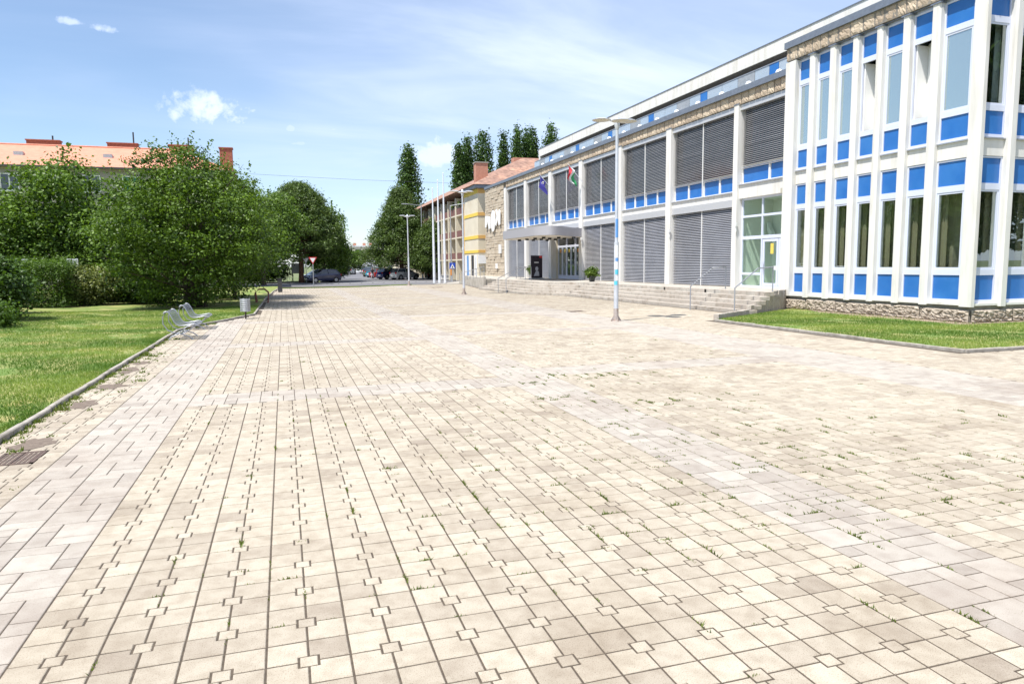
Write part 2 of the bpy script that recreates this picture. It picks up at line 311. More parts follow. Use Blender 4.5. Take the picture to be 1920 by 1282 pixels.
def rect(wd, ln): return [(-wd / 2 + g * .8, -ln / 2 + gy), (wd / 2 - g * .8, -ln / 2 + gy), (wd / 2 - g * .8, ln / 2 - gy), (-wd / 2 + g * .8, ln / 2 - gy)]
SH = {('n', a, b): notched(a, b) for a in (-1, 1) for b in (-1, 1)}
SH['s'] = [(-.041, -.042), (.041, -.042), (.041, .042), (-.041, .042)]
for k, (a, b) in dict(big=(.3, .3), sm=(.15, .15), ve=(.15, .3), ho=(.3, .15)).items(): SH[k] = rect(a, b); SH[k + '_w'] = rect(a * .48 / .45, b)
pieces = []   # (shape key, material, x, y, tone)
def tone_at(x, y):
    lf = .5 + .22 * math.sin(x * .9 + 1.3 * math.sin(y * .31)) * math.sin(y * .55 + .7 * math.sin(x * .6))
    return min(1, max(0, lf * .5 + .40 + random.gauss(0, .22) - (.25 if random.random() < .12 else 0)))
def panel(x0, y0, nx, ny, u0=0, v0=0):
    for i in range(nx):
        for j in range(ny):
            x, y = x0 + (i + .5) * U, y0 + (j + .5) * U
            uu_, vv_ = u0 + i, v0 + j
            if inside(x, y): pieces.append((('n', -1 if uu_ % 2 else 1, -1 if vv_ % 2 == 0 else 1), 'b', x, y, tone_at(x, y)))
            if uu_ % 2 and vv_ % 2 == 0 and inside(x0 + i * U, y0 + j * U) and i > 0 and j > 0: pieces.append(('s', 'b', x0 + i * U, y0 + j * U, min(1, tone_at(x, y) + .12)))
def band(x0, y0, nx, ny, across=False):
    for i in range(nx):
        for j in range(ny):
            fl = (i + j) % 2
            for k, dx, dy in (('big', .15, .15), ('sm', .375, .075), ('ve', .375, .30), ('ho', .15, .375)):
                if fl: dx, dy = .45 - dx, .45 - dy
                sx = .48 / .45 if across else 1; x, y = x0 + (i * .45 + dx) * sx, y0 + j * .45 + dy
                if inside(x, y, .02): pieces.append((k + '_w' if across else k, 'p', x, y, min(1, max(0, tone_at(x, y) + .05 - (.12 if k == 'sm' else 0)))))
def strip(x0, nx, ystart, offs, rows, u0, yend):
    y = ystart; k = 0; ny = rows[0]
    while y < yend:
        panel(x0, y, nx, ny, u0, -12 if k == 0 else 0); y += ny * U
        if y < yend: band(x0, y, round(nx * U / .48), 2, True)
        y += .9; ny = rows[1]; k += 1
    return
strip(-1.2, 24, -2.4, 0, (48, 33), -6, 62)
strip(4.5, 24, -2.4, 0, (52, 33), 0, 67)
panel(-2.9, -2.4, 4, 320, -14, -12)
band(-2.1, -2.4, 2, 142); band(3.6, -2.4, 2, 146); band(9.3, -2.4, 4, 152)
panel(11.1, -2.4, 30, 340, 1, 0); panel(17.1, -2.4, 36, 49, 1, 0)
def vis(x, y):
    dv = Vector((x, y, 0)) - CAM; z = dv.dot(f_)
    return z > .3 and abs(dv.dot(r_) / z) < 1.02 * 960 / 1338.6 and abs(dv.dot(u_) / z) < 1.03 * 641 / 1338.6
js = MB(); js.add([(-3.2, -8, -.0055), (40, -8, -.0055), (40, 66.6, -.0055), (-3.2, 66.6, -.0055)], [(0, 1, 2, 3)])
plaza = struct('plaza_paving', js, 'joint_soil')
order = sorted(range(len(pieces)), key=lambda i: (pieces[i][2] - CAM.x) ** 2 + (pieces[i][3] - CAM.y) ** 2)
chosen = [i for i in order if vis(pieces[i][2], pieces[i][3])][:300]; cs = set(chosen)
smesh = {}
for i in chosen:
    k, mt, x, y, tn = pieces[i]
    if (k, mt) not in smesh:
        V, F = stone_base(SH[k]); mb = MB(); mb.add(V, F); smesh[(k, mt)] = mesh('paving_stone', mb, 'paver_beige_single' if mt == 'b' else 'paver_pink_single')
    o = bpy.data.objects.new('paving_stone', smesh[(k, mt)]); link(o, plaza); o.location = (x, y, random.uniform(-.0012, .0006)); o.color = (tn, tn, tn, 1)
    o.rotation_euler = (random.gauss(0, .004), random.gauss(0, .004), random.gauss(0, .006))
for mt, nm in (('b', 'paver_beige'), ('p', 'paver_pink')):
    VV = []; FF = []; TT = []; off = 0
    for i, (k, m_, x, y, tn) in enumerate(pieces):
        if m_ != mt or i in cs: continue
        V, F = BASE.get((k, y < 24)) if 'BASE' in globals() and (k, y < 24) in BASE else stone_base(SH[k], y < 24)
        if 'BASE' not in globals(): BASE = {}
        BASE[(k, y < 24)] = (V, F); jz = random.uniform(-.0012, .0006)
        VV += [(x + p[0], y + p[1], jz + p[2]) for p in V]; FF += [tuple(q + off for q in fc) for fc in F]; TT += [tn] * len(V); off += len(V)
    me = bpy.data.meshes.new('paving_field'); me.from_pydata(VV, [], FF); me.attributes.new('tone', 'FLOAT', 'POINT').data.foreach_set('value', TT); me.materials.append(MATS[nm])
    link(bpy.data.objects.new('paving_field', me), plaza, kind='stuff')

# ------------------------------------------------------------------ ground, lawns, kerbs, road
gmb = MB(); gmb.add([(-1500, -800, -.30), (1500, -800, -.30), (1500, 2500, -.30), (-1500, 2500, -.30)], [(0, 1, 2, 3)]); struct('ground', gmb, 'far_ground')
lw = MB(); NX, NY = 60, 90
def lawn_z(x, y): return .035 + .05 * math.sin(x * .31 + 1) * math.sin(y * .23) + .02 * math.sin(x * 1.3) * math.sin(y * .9) + max(0, -x - 5) * .012
for j in range(NY + 1):
    y = -6 + 74 * j / NY; xe = left_edge(y) - .07
    for i in range(NX + 1): x = xe - (i / NX) ** 1.6 * 45; lw.v.append((x, y, lawn_z(x, y) if i else .03))
lw.f = [(j * (NX + 1) + i, j * (NX + 1) + i + 1, (j + 1) * (NX + 1) + i + 1, (j + 1) * (NX + 1) + i) for j in range(NY) for i in range(NX)]
lawn = struct('lawn', lw, 'lawn_soil', 60)
rl = MB(); rl.add([(13.6, 7.75, .035), (27, 7.75, .035), (27, 12.9, .015), (19.8, 12.9, .012), (19.75, 20.7, .012), (14.0, 17.1, .035), (13.6, 16.6, .035)], [(0, 1, 2, 3), (0, 3, 4, 5, 6)])
lawn2 = struct('lawn_by_wall', rl, 'lawn_soil')
def blades(name, n, sampler, zf, h, wd, mt, owner, lean=.5):
    P = np.array([sampler() for _ in range(n)]); z = np.array([zf(x, y) for x, y in P]); a = rng.uniform(0, 2 * np.pi, n); H = h * rng.uniform(.5, 1.3, n)
    l = rng.normal(0, lean, (n, 2)) * H[:, None]; dx = np.c_[np.cos(a), np.sin(a)] * wd * rng.uniform(.6, 1.4, n)[:, None]
    V = np.zeros((n, 3, 3)); V[:, 0, :2] = P - dx; V[:, 1, :2] = P + dx; V[:, 2, :2] = P + l; V[:, :2, 2] = z[:, None]; V[:, 2, 2] = z + H
    T = np.repeat(np.clip(rng.normal(.45, .2, n) + .3 * np.sin(P[:, 0] * .45 + P[:, 1] * 1.6 + np.sin(P[:, 1] * .3)) + .25 * np.sin(P[:, 0] * 1.1 + 2 * np.sin(P[:, 1] * .5)) * np.sin(P[:, 1] * .8), 0, 1), 3)
    o = bpy.data.objects.new(name, np_mesh(name, V.reshape(-1, 3), np.arange(3 * n).reshape(-1, 3), mt, T)); link(o, owner, kind='stuff'); return o
def bare(x, y): return math.sin(x * 1.7 + 2.1 * math.sin(y * .43)) + math.sin(y * 1.1 + 1.3 * math.sin(x * .8)) + .6 * math.sin(x * 3.9 + y * 2.3) > 1.35
def s_left():
    while True:
        y = 2.5 + 30 * random.random() ** 1.5; x = left_edge(y) - .08 - 9 * random.random() ** 1.3
        if bare(x, y) and random.random() < .7: continue
        if vis(x, y) or random.random() < .1: return x, y
def s_right():
    while True:
        x = random.uniform(13.65, 23); y = random.uniform(7.8, 20.4)
        if y > 17.0 + (x - 13.9) * .62 or (x > 19.6 and y > 12.9): continue
        # worn strip along the wall
        if (x > 18.6 and y > 12.2 and random.random() < .75) or (bare(x * 1.3, y * 1.3) and random.random() < .75): continue
        return x, y
blades('grass', 90000, s_left, lawn_z, .05, .006, 'grass_blade', lawn)
blades('grass', 42000, s_right, lambda x, y: .034 - max(0, x - 13.6) * .0035, .06, .007, 'grass_blade', lawn2)
ds = MB(); ds.add([(19.1, 12.45, .022), (24, 12.45, .022), (24, 12.95, .024), (19.85, 12.95, .024), (19.75, 19.9, .024), (19.15, 18.5, .022)], [(0, 1, 2, 3), (0, 3, 4, 5)]); part('bare_soil', ds, 'dry_soil', lawn2)
# kerb stones
def kerb(name, pts, wd, z0, z1, step, mt='concrete'):
    k = bpy.data.objects.new(name, None); link(k, None, kind='structure'); ORG[k.name] = Vector((0, 0, 0)); bm_ = {}
    for (xa, ya), (xb, yb) in zip(pts, pts[1:]):
        ln = math.hypot(xb - xa, yb - ya); n = max(1, round(ln / step)); an = math.atan2(yb - ya, xb - xa); key = round(ln / n, 3)
        if key not in bm_:
            h = key / 2 - .006; c = .012; mb = MB()
            mb.add([(-h, -wd / 2, z0), (h, -wd / 2, z0), (h, wd / 2, z0), (-h, wd / 2, z0), (-h, -wd / 2, z1 - c), (h, -wd / 2, z1 - c), (h, wd / 2, z1 - c), (-h, wd / 2, z1 - c), (-h + c, -wd / 2 + c, z1), (h - c, -wd / 2 + c, z1), (h - c, wd / 2 - c, z1), (-h + c, wd / 2 - c, z1)],
                   [(0, 1, 5, 4), (1, 2, 6, 5), (2, 3, 7, 6), (3, 0, 4, 7), (4, 5, 9, 8), (5, 6, 10, 9), (6, 7, 11, 10), (7, 4, 8, 11), (8, 9, 10, 11)]); bm_[key] = mesh('kerb_stone', mb, mt)
        for i in range(n):
            t = (i + .5) / n; o = bpy.data.objects.new('kerb_stone', bm_[key]); link(o, k); o.location = (xa + (xb - xa) * t, ya + (yb - ya) * t, random.uniform(-.008, .008)); o.rotation_euler = (random.gauss(0, .012), random.gauss(0, .006), an + random.gauss(0, .005))
kerb('kerb', [(x - .04, y) for x, y in KERB if y > -5] and [(-2.94, 1.5)] + [(x - .04, y) for x, y in KERB[1:]], .075, -.08, .062, 1.0, 'kerb_stone')
kerb('lawn_kerb', [(27, 7.72), (13.58, 7.72), (13.55, 16.7), (13.85, 17.05)], .085, -.08, .06, 1.0, 'kerb_stone')
# road, crossing and street
rd = MB(); rd.add([(-60, 62.9, -.11), (5, 62.9, -.11), (12, 67.8, -.11), (60, 67.8, -.11), (60, 96, -.11), (30, 96, -.112), (27, 320, -.112), (15, 320, -.112), (4.5, 90, -.112), (-60, 84, -.11)], [tuple(range(10))]); road = struct('road', rd, 'asphalt')
gs = MB(); gs.add([(-8, 61.7, .0), (5.8, 61.85, .0), (13, 66.6, .0), (11.8, 67.5, -.02), (4.9, 62.75, -.02), (-8, 62.55, -.02)], [(0, 1, 4, 5), (1, 2, 3, 4)]); verge = struct('grass_verge', gs, 'lawn_soil')
def s_v():
    x = random.uniform(-1, 12); y0 = 61.8 + max(0, x - 5.8) * .66; return x, random.uniform(y0, y0 + .8)
blades('grass', 9000, s_v, lambda x, y: -.02, .10, .012, 'grass_blade', verge)
sv = MB(); sv.prism([(-60, 84.2), (4.2, 90.2), (14.5, 322), (-60, 322)], -.14, .0); struct('street_verge', sv, 'far_ground')
sv = MB(); sv.prism([(20.5, 94), (60, 94), (60, 330), (32, 330)], -.14, .0); struct('pavement', sv, 'concrete')
sv = MB(); sv.prism([(14.5, 67.9), (60, 67.9), (60, 93.9), (22, 93.9), (20.6, 80)], -.16, -.02); struct('side_pavement', sv, 'concrete')
cw = bpy.data.objects.new('road_markings', None); link(cw, None, kind='structure')
mbs = MB(); mbs.box(-.55, .55, -.28, .28, -.004, .004); sme = mesh('crossing_stripe', mbs, 'road_paint')
for i in range(16):
    o = bpy.data.objects.new('crossing_stripe', sme); link(o, cw); o.location = (-1.2 + i * 1.32, 78.6 + i * .3, -.1); o.rotation_euler = (0, 0, .06)
# drain grates and covers in the paving
def cover(x, y, a, b, label):
    r0 = root('drain_grate', (x, y, 0), label, 'grate', 'iron covers let into the paving'); f = MB()
    for q in ((-a, -a + .03, -b, b), (a - .03, a, -b, b), (-a, a, -b, -b + .03), (-a, a, b - .03, b)): f.box(*q, -.01, .006)
    part('frame', f, 'grate', r0, world=False); s = MB(); n = int(2 * a / .05)
    for i in range(n): xx = -a + .03 + (i + .5) * (2 * a - .06) / n; s.box(xx - .014, xx + .014, -b + .03, b - .03, -.012, .004)
    part('bars', s, 'grate', r0, world=False, kind='stuff')
cover(-2.5, 4.85, .2, .26, 'rusty iron drain grate by the kerb at the left edge')
cover(11.3, 23.1, .32, .28, 'dark iron cover in pale paving left of big lamp post'); cover(12.6, 57, .5, .4, 'iron cover in the paving in front of the flagpoles')

# ------------------------------------------------------------------ foliage
def leaf_arrays(C, Nrm, size, aspect=.62):
    n = len(C); a = rng.normal(size=(n, 3)); Nrm = Nrm / (np.linalg.norm(Nrm, axis=1, keepdims=True) + 1e-9)
    T = np.cross(Nrm, a); T /= np.linalg.norm(T, axis=1, keepdims=True) + 1e-9; B = np.cross(Nrm, T)
    s = (size * rng.uniform(.65, 1.35, n))[:, None]
    V = np.stack([C - T * s * .5, C + B * s * aspect * .5 + Nrm * s * .08, C + T * s * .55, C - B * s * aspect * .5 + Nrm * s * .08], 1)
    return V.reshape(-1, 3), np.arange(4 * n).reshape(-1, 4)
def cluster_points(centers, per, spread, flat=1.0):
    k = len(centers); C = np.repeat(centers, per, 0); D = rng.normal(size=(k * per, 3)) * np.repeat(np.broadcast_to(spread, (k,)), per)[:, None]; D[:, 2] *= flat
    return C + D, D, np.repeat(rng.normal(.5, .24, k), per)
def crown_round(rx, ry, zc, rz, n, lump=.25, low=-1., power=.42, seed=0):
    r0 = np.random.default_rng(seed); out = []
    ph = r0.uniform(0, 6, 12)
    while len(out) < n:
        v = r0.normal(size=3); v /= np.linalg.norm(v)
        if v[2] < low: continue
        q = 1 + lump * (math.sin(3.1 * v[0] + ph[0] + 2 * math.sin(2.3 * v[1] + ph[1])) * .6 + math.sin(4.7 * v[1] + ph[2] + 3.3 * v[2]) * .5 + .35 * math.sin(9 * v[0] + 7 * v[2] + ph[3]))
        r = r0.random() ** power * q; out.append((v[0] * rx * r, v[1] * ry * r, zc + v[2] * rz * r))
    return np.array(out)
def build_crown(name, rt, centers, per, spread, size, mt, up=.6, flat=.8, shoots=None, tonevar=.2, aspect=.62):
    P, D, ct = cluster_points(centers, per, spread, flat); n = len(P)
    Nn = D / (np.linalg.norm(D, axis=1, keepdims=True) + 1e-9) * .6 + rng.normal(size=(n, 3)) * .55; Nn[:, 2] += up
    if shoots is not None: P = np.concatenate([P, shoots]); Nn = np.concatenate([Nn, rng.normal(size=shoots.shape)]); ct = np.concatenate([ct, np.full(len(shoots), .6)])
    P[:, 2] = np.maximum(P[:, 2], .12); V, F = leaf_arrays(P, Nn, size, aspect); T = np.repeat(np.clip(ct + rng.normal(0, tonevar, len(P)), 0, 1), 4)
    o = bpy.data.objects.new(name, np_mesh(name, V, F, mt, T)); link(o, rt); return o
def limbs(rt, H, r, spec, mt='bark', lean=(0, 0), stems=None):
    tb = MB()
    for (x, y, r0, top) in (stems or [(0, 0, r, H)]):
        pts = [(x + lean[0] * t * top * .1 + random.gauss(0, .03) * t * top * .3, y + lean[1] * t * top * .1 + random.gauss(0, .03) * t * top * .3, -.25 + t * top) for t in (0, .12, .3, .55, .8, 1)]
        tb.tube(pts, [r0 * 1.35, r0, r0 * .85, r0 * .6, r0 * .35, r0 * .08], 8)
    part('trunk', tb, mt, rt, 60, world=False)
    bb = MB()
    for (z0, a, ln, rise, rr0) in spec:
        c, s = math.cos(a), math.sin(a); bb.tube([(0, 0, z0), (c * ln * .35, s * ln * .35, z0 + rise * .3), (c * ln * .7, s * ln * .7, z0 + rise * .7), (c * ln, s * ln, z0 + rise)], [rr0, rr0 * .7, rr0 * .45, rr0 * .1], 5)
    if spec: part('limbs', bb, mt, rt, 60, world=False)
def rand_limbs(n, zr, ln, rise, r0): return [(random.uniform(*zr), random.uniform(0, 6.28), random.uniform(*ln), random.uniform(*rise), r0 * random.uniform(.6, 1.1)) for _ in range(n)]
def shoot_pts(bases, ln, step=.055):
    out = []
    for b_ in bases:
        b_ = np.array(b_); dr = np.array([random.gauss(0, .28), random.gauss(0, .28), 1.0]); dr /= np.linalg.norm(dr); L_ = ln * random.uniform(.5, 1.25); bend = np.array([random.gauss(0, .25), random.gauss(0, .25), -.1])
        for t in np.arange(0, L_, step): out.append(b_ + dr * t + bend * t * t / L_ * .8 + rng.normal(0, .05, 3))
    return np.array(out)
# the big many-stemmed tree beside the benches
t1 = root('hornbeam_tree', (-4.05, 34, .04), 'large spreading many-stemmed broadleaf tree on the lawn behind the two benches', 'tree')
limbs(t1, 6, .14, rand_limbs(26, (.4, 3.4), (1.6, 4.2), (.8, 3.4), .06), stems=[(0, 0, .15, 6.4), (.3, .1, .1, 5.6), (-.3, -.1, .11, 5.8), (.1, .35, .09, 5.2), (-.15, .3, .08, 5), (.55, -.2, .08, 4.5)])
def hshape(c):
    c = np.array(c); z = c[:, 2]; f = np.interp(z, [0, 1, 2.2, 4, 5.5, 7, 8.5], [.86, .98, 1.06, 1.04, .92, .72, .5]); c[:, 0] *= f; c[:, 1] *= f; return c
cc = hshape(crown_round(4.2, 3.9, 3.75, 3.55, 1150, .2, seed=3, power=.34))
tops = [tuple(c) for c in cc if c[2] > 5.4 and random.random() < .22] + [tuple(c) for c in cc if c[2] > 4 and np.hypot(c[0], c[1]) > 2.6 and random.random() < .14]
build_crown('crown', t1, cc, 52, rng.uniform(.2, .44, len(cc)), .13, 'leaf_hornbeam', up=.8, flat=.42, shoots=shoot_pts(tops, 1.15), tonevar=.22)
tb2 = root('dense_bush_tree', (-2.7, 42.5, .04), 'dense dark tree at the lawn edge, just behind the big spreading tree', 'tree'); limbs(tb2, 4.5, .12, rand_limbs(10, (.4, 2.5), (1, 2), (.5, 2), .04))
build_crown('crown', tb2, hshape(crown_round(2.9, 4.4, 3.6, 3.5, 1050, .18, seed=5)), 32, .34, .15, 'leaf_hornbeam', up=.6)
# trees behind the hedge
def broad(name, label, x, y, H, rx, n, per, size, mt, seed, zc=None, group='trees behind the hedge', low=-.9, trunk='bark', flat=.75):
    t = root(name, (x, y, .03), label, 'tree', group); limbs(t, H * .75, .1 + H * .014, rand_limbs(12, (H * .2, H * .55), (rx * .4, rx * .85), (H * .08, H * .3), .05), trunk)
    zc = zc or H * .56; cc_ = crown_round(rx, rx * .9, zc, H - zc, n, .24, low, seed=seed); tops_ = [tuple(c) for c in cc_ if c[2] > H * .8 and random.random() < .25]
    build_crown('crown', t, cc_, per, rng.uniform(.25, .45, len(cc_)), size, mt, up=.65, flat=flat, shoots=shoot_pts(tops_, .8) if tops_ else None); return t
broad('walnut_tree', 'mid green tree with drooping leaves in front of the orange-roofed house', -11.6, 43, 7.6, 3.5, 700, 30, .2, 'leaf_mid', 11)
broad('walnut_tree', 'light green tree between the pale boards and the big spreading tree', -7.2, 44.5, 6.6, 2.7, 520, 30, .18, 'leaf_mid', 12)
broad('maple_tree', 'dark green tree at the left edge of the picture', -17.2, 44, 7.4, 3.4, 560, 30, .19, 'leaf_dark', 13)
broad('lilac_tree', 'yellowish green small tree low behind the hedge at left', -14.0, 41.2, 5.0, 2.4, 460, 30, .16, 'leaf_mid', 14)
broad('lilac_tree', 'small leafy tree directly behind the pair of pale boards', -9.6, 41.4, 4.5, 2.1, 400, 30, .16, 'leaf_mid', 15)
# hedge and shrubs
def shrub(name, label, x, y, rx, ry, h, n, per, size, mt, seed, flat=.8, up=.8, asp=.62, square=False):
    t = root(name, (x, y, .04), label, 'shrub', 'shrubs bordering the lawn'); tb = MB()
    for _ in range(9):
        a = random.uniform(0, 6.28); q = random.uniform(.1, .5); tb.tube([(math.cos(a) * rx * q * .5, math.sin(a) * ry * q * .5, -.1), (math.cos(a) * rx * q, math.sin(a) * ry * q, h * .7)], .025, 5, .008)
    part('stems', tb, 'bark', t, world=False)
    c = crown_round(rx, ry, h * .5, h * .52, n, .12, seed=seed, power=.36)
    if square:
        r2 = np.random.default_rng(seed); c = np.c_[r2.uniform(-rx, rx, n), r2.uniform(-ry, ry, n), r2.uniform(.15, h, n)]; k = r2.integers(0, 3, n); c[k == 0, 2] = h * r2.uniform(.88, 1.05, (k == 0).sum()); c[k == 1, 1] = -ry * r2.uniform(.85, 1.08, (k == 1).sum())
    build_crown('crown', t, c, per, rng.uniform(.14, .26, n), size, mt, up=up, flat=flat, aspect=asp); return t
shrub('clipped_hedge', 'fine-leaved clipped hedge below the single pale board', -12.8, 37.0, 3.0, 1.2, 2.1, 900, 40, .11, 'leaf_hedge', 21, square=True, asp=.4)
shrub('clipped_hedge', 'clipped hedge end at the left edge of the picture, beyond the pale shrub', -18.2, 37.4, 2.6, 1.2, 2.2, 700, 40, .12, 'leaf_hedge', 28, square=True, asp=.4)
shrub('flowering_shrub', 'shrub with cream flower heads in front of the pair of pale boards', -9.4, 38.0, 1.7, 1.2, 1.95, 420, 36, .11, 'leaf_flower', 22)
shrub('lawn_shrub', 'dark low shrub at the back of the lawn beside the big tree', -6.9, 38.6, 2.0, 1.3, 1.9, 480, 36, .12, 'leaf_dark', 23)
shrub('broadleaf_shrub', 'glossy broad-leaved shrub at the left edge in front of the hedge', -10.6, 26.4, 2.1, 1.6, 2.35, 700, 34, .15, 'leaf_dark', 24)
shrub('pale_shrub', 'low yellow-green shrub at the lawn edge, far left', -9.2, 22.4, 1.3, 1.1, .95, 340, 32, .09, 'leaf_hedge', 25)
shrub('broadleaf_shrub', 'pale-leaved shrub between hedge and the dark shrub at left', -12.3, 31.0, 2.0, 1.5, 2.3, 560, 34, .14, 'leaf_mid', 26)
shrub('roadside_shrub', 'dark shrub by the road, left of the pine trunk', -2.6, 88.5, 3.4, 1.4, 2.6, 260, 28, .26, 'leaf_dark', 27)
# white boards standing behind the hedge
for x, lab in ((-12.3, 'single white board standing behind the clipped hedge'), (-10.35, 'left one of the pair of white boards behind the hedge'), (-10.05, 'right one of the pair of white boards behind the hedge')):
    bmb = MB(); bmb.box(x - .13, x + .13, 38.6, 38.64, 2.02, 2.42); bmb.box(x - .02, x + .02, 38.64, 38.67, .0, 2.3); single('notice_board', bmb, 'sign_white', (x, 38.63, 0), lab, 'board', 'white boards behind the hedge')
# conifers
CONE = ([0, .1, .3, .55, .8, 1], [.95, 1, .82, .56, .3, .06])
def pine(name, label, x, y, H, rmax, n, per, size, seed, mt='leaf_pine', z0=.16, group='conifers along the street', trunk='bark_red', prof=None, aspect=.2):
    r0 = np.random.default_rng(seed); t = root(name, (x, y, 0), label, 'tree', group); br = []; cc_ = []
    for k in range(n):
        q = r0.random() ** .85; z = H * (z0 + (1 - z0) * q); rr_ = rmax * np.interp(q, *(prof or ([0, .12, .3, .55, .8, 1], [.72, 1, .96, .78, .5, .12]))) * r0.uniform(.75, 1.12); a = r0.uniform(0, 6.283)
        for s in (r0.uniform(.45, 1.0), 1.0, r0.uniform(.7, 1)): cc_.append((math.cos(a) * rr_ * s + r0.normal(0, .18), math.sin(a) * rr_ * s + r0.normal(0, .18), z + .10 * rr_ * s + r0.normal(0, .12)))
        if k % 3 == 0: br.append((max(.5, z - .3), a, rr_ * .95, .12 * rr_ + .2, .07 * (1.2 - q)))
    limbs(t, H * .97, .13 + H * .013, br, trunk)
    build_crown('crown', t, np.array(cc_), per, r0.uniform(.25, .46, len(cc_)), size, mt, up=.35, flat=.62, aspect=aspect); return t
pine('pine_tree', 'broad dark pine left of the street, its trunk by the parked bicycle', 2.2, 89, 11.6, 5.0, 560, 40, .32, 31, z0=.24, aspect=.3)
broad('lime_tree', 'bright green broadleaf tree right behind the broad left pine', 5.2, 94, 9.9, 3.2, 560, 30, .3, 'leaf_mid', 32, group='trees along the street', zc=5.4)
pine('pine_tree', 'slim pine furthest down the street on the left side', 7.4, 106, 6.0, 1.8, 180, 36, .32, 33, z0=.1, aspect=.3)
broad('lime_tree', 'round crowned tree between the big tree and the left pine', -2.0, 80, 10.4, 4.0, 640, 30, .28, 'leaf_mid', 34, group='trees along the street')
pine('pine_tree', 'big dense pine right of the street beneath the tall poplar', 16.2, 99, 12.4, 5.2, 640, 42, .31, 35, z0=.10, aspect=.3, prof=CONE)
pine('pine_tree', 'lower pine standing behind the three white flagpoles', 20.3, 94, 7.8, 3.6, 400, 38, .31, 36, z0=.12, aspect=.3)
def poplar(label, x, y, H, rmax, seed, name='poplar_tree', prof=None):
    r0 = np.random.default_rng(seed); t = root(name, (x, y, 0), label, 'tree', 'tall columnar poplars behind the buildings'); limbs(t, H * .95, .28, rand_limbs(10, (H * .2, H * .6), (.6, 1.3), (2, 5), .07)); c = []
    for k in range(150):
        a = r0.uniform(0, 6.283); q0 = r0.uniform(.08, .82); rr_ = r0.uniform(.25, 1.2)
        for s in np.linspace(0, .2, 5):
            q = min(.995, q0 + s); w = rmax * np.interp(q, *(prof or ([0, .15, .45, .75, .92, 1], [.6, .95, 1, .95, .78, .4]))); c.append((math.cos(a) * w * rr_, math.sin(a) * w * rr_, H * q))
    build_crown('crown', t, np.array(c), 14, .36, .44, 'leaf_poplar', up=.3, flat=1.5, tonevar=.25); return t
poplar('tall dark tree with a pointed crown rising above the right pine', 22.9, 130, 23.2, 2.7, 41, prof=([0, .2, .45, .6, .75, .9, 1], [.8, 1, 1, .8, .6, .45, .2]))
for x, h, r, lab in ((34.6, 25.5, 1.20, 'leftmost, shortest poplar of the row above the tiled roof'), (36.9, 27.3, 1.28, 'second poplar from the left, just left of the brick chimney'), (40.2, 28.6, 1.84, 'broad poplar right behind the brick chimney'), (44.2, 28.4, 1.04, 'slim poplar, first in the middle group over the tiled roof'),
                 (46.6, 29.6, 1.36, 'tallest poplar in the middle group over the tiled roof'), (48.9, 29.2, 1.20, 'third poplar of the middle group over the tiled roof'), (51.2, 29.8, 1.0, 'narrow poplar standing alone left of the white roof end'), (54.3, 30.6, 1.76, 'rightmost poplar cut by the white roof fascia')):
    poplar(lab, x, 140 + random.uniform(-2, 2), h, r, int(x))

# ------------------------------------------------------------------ civic building: long wing and right wing
XF, XR, ZT = 20.2, 19.6, .75
civ = root('civic_building', (24, 35, 0), 'long white civic hall with blue panels, grey blinds and a flat stone-trimmed roof', 'building')
PIL = [(25.25, 25.6), (31.23, 31.74), (37.18, 37.71), (43.3, 43.85), (49.35, 49.95), (55.4, 55.95), (61.2, 61.85)]
YJ, YE = 21.31, 68.4
mb = MB(); mb.box(20.62, 34, YJ + .01, YE - .02, 4.86, 9.4); mb.box(20.62, 34, 25.3, 43.83, -.3, 4.86); mb.box(20.62, 34, 49.37, YE - .02, -.3, 4.86); part('wall', mb, 'white_wall', civ)
mb = MB(); mb.box(20.1, 34, YJ + .02, YE, 9.5, 9.75); part('roof_edge', mb, 'roof_slate', civ)
mb = MB(); mb.box(20.27, 20.7, YJ + .03, 61.5, 9.07, 9.495); part('frieze_backing', mb, 'plinth_base', civ)
pm = MB(); pm.box(-.26, .26, -.27, .27, 0, 1); 
for i, (a, b) in enumerate(PIL):
    p = MB(); p.box(XF, 20.6, a, b, ZT - .02 if i != 3 else ZT - .02, 9.02); part('pilaster', p, 'white_wall', civ)
    c = MB(); c.box(XF - .02, 20.6, a - .02, b + .02, 9.02, 9.06); part('pilaster_cap', c, 'roof_slate', civ)
bays = [(YJ + .02, 25.25)] + [(PIL[i][1], PIL[i + 1][0]) for i in range(6)]
def slats(y0, y1, z0, z1, x, pitch=.083, tl=1.0):
    s = MB(); z = z0; n = int((z1 - z0) / pitch)
    for k in range(n):
        z = z0 + (k + .5) * (z1 - z0) / n; j = random.gauss(0, .0015)
        s.add([(x - .033, y0, z - .019 * tl + j), (x - .033, y1, z - .019 * tl + j), (x + .002, y1, z + .007 * tl), (x + .002, y0, z + .007 * tl), (x + .033, y1, z + .013 * tl), (x + .033, y0, z + .013 * tl)], [(0, 1, 2, 3), (3, 2, 4, 5)])
    s.box(x - .03, x + .03, y0, y1, z0 - .03, z0 - .005); return s
def blind(y0, y1, z0, z1, x=20.42):
    q = MB(); q.box(20.58, 20.6, y0 - .02, y1 + .02, z0 - .05, z1); part('window_behind_blind', q, 'pane_dark', civ); return part('blind', slats(y0, y1, z0, z1, x, tl=random.uniform(.85, 1.1) * (1.95 if z0 < 4 else 1.0)), 'slat', civ, kind='stuff')
def frame_rect(mb, y0, y1, z0, z1, x0, x1, t=.06):
    mb.box(x0, x1, y0, y0 + t, z0, z1); mb.box(x0, x1, y1 - t, y1, z0, z1); mb.box(x0 + .001, x1 - .001, y0 + t, y1 - t, z0, z0 + t); mb.box(x0 + .001, x1 - .001, y0 + t, y1 - t, z1 - t, z1); return mb
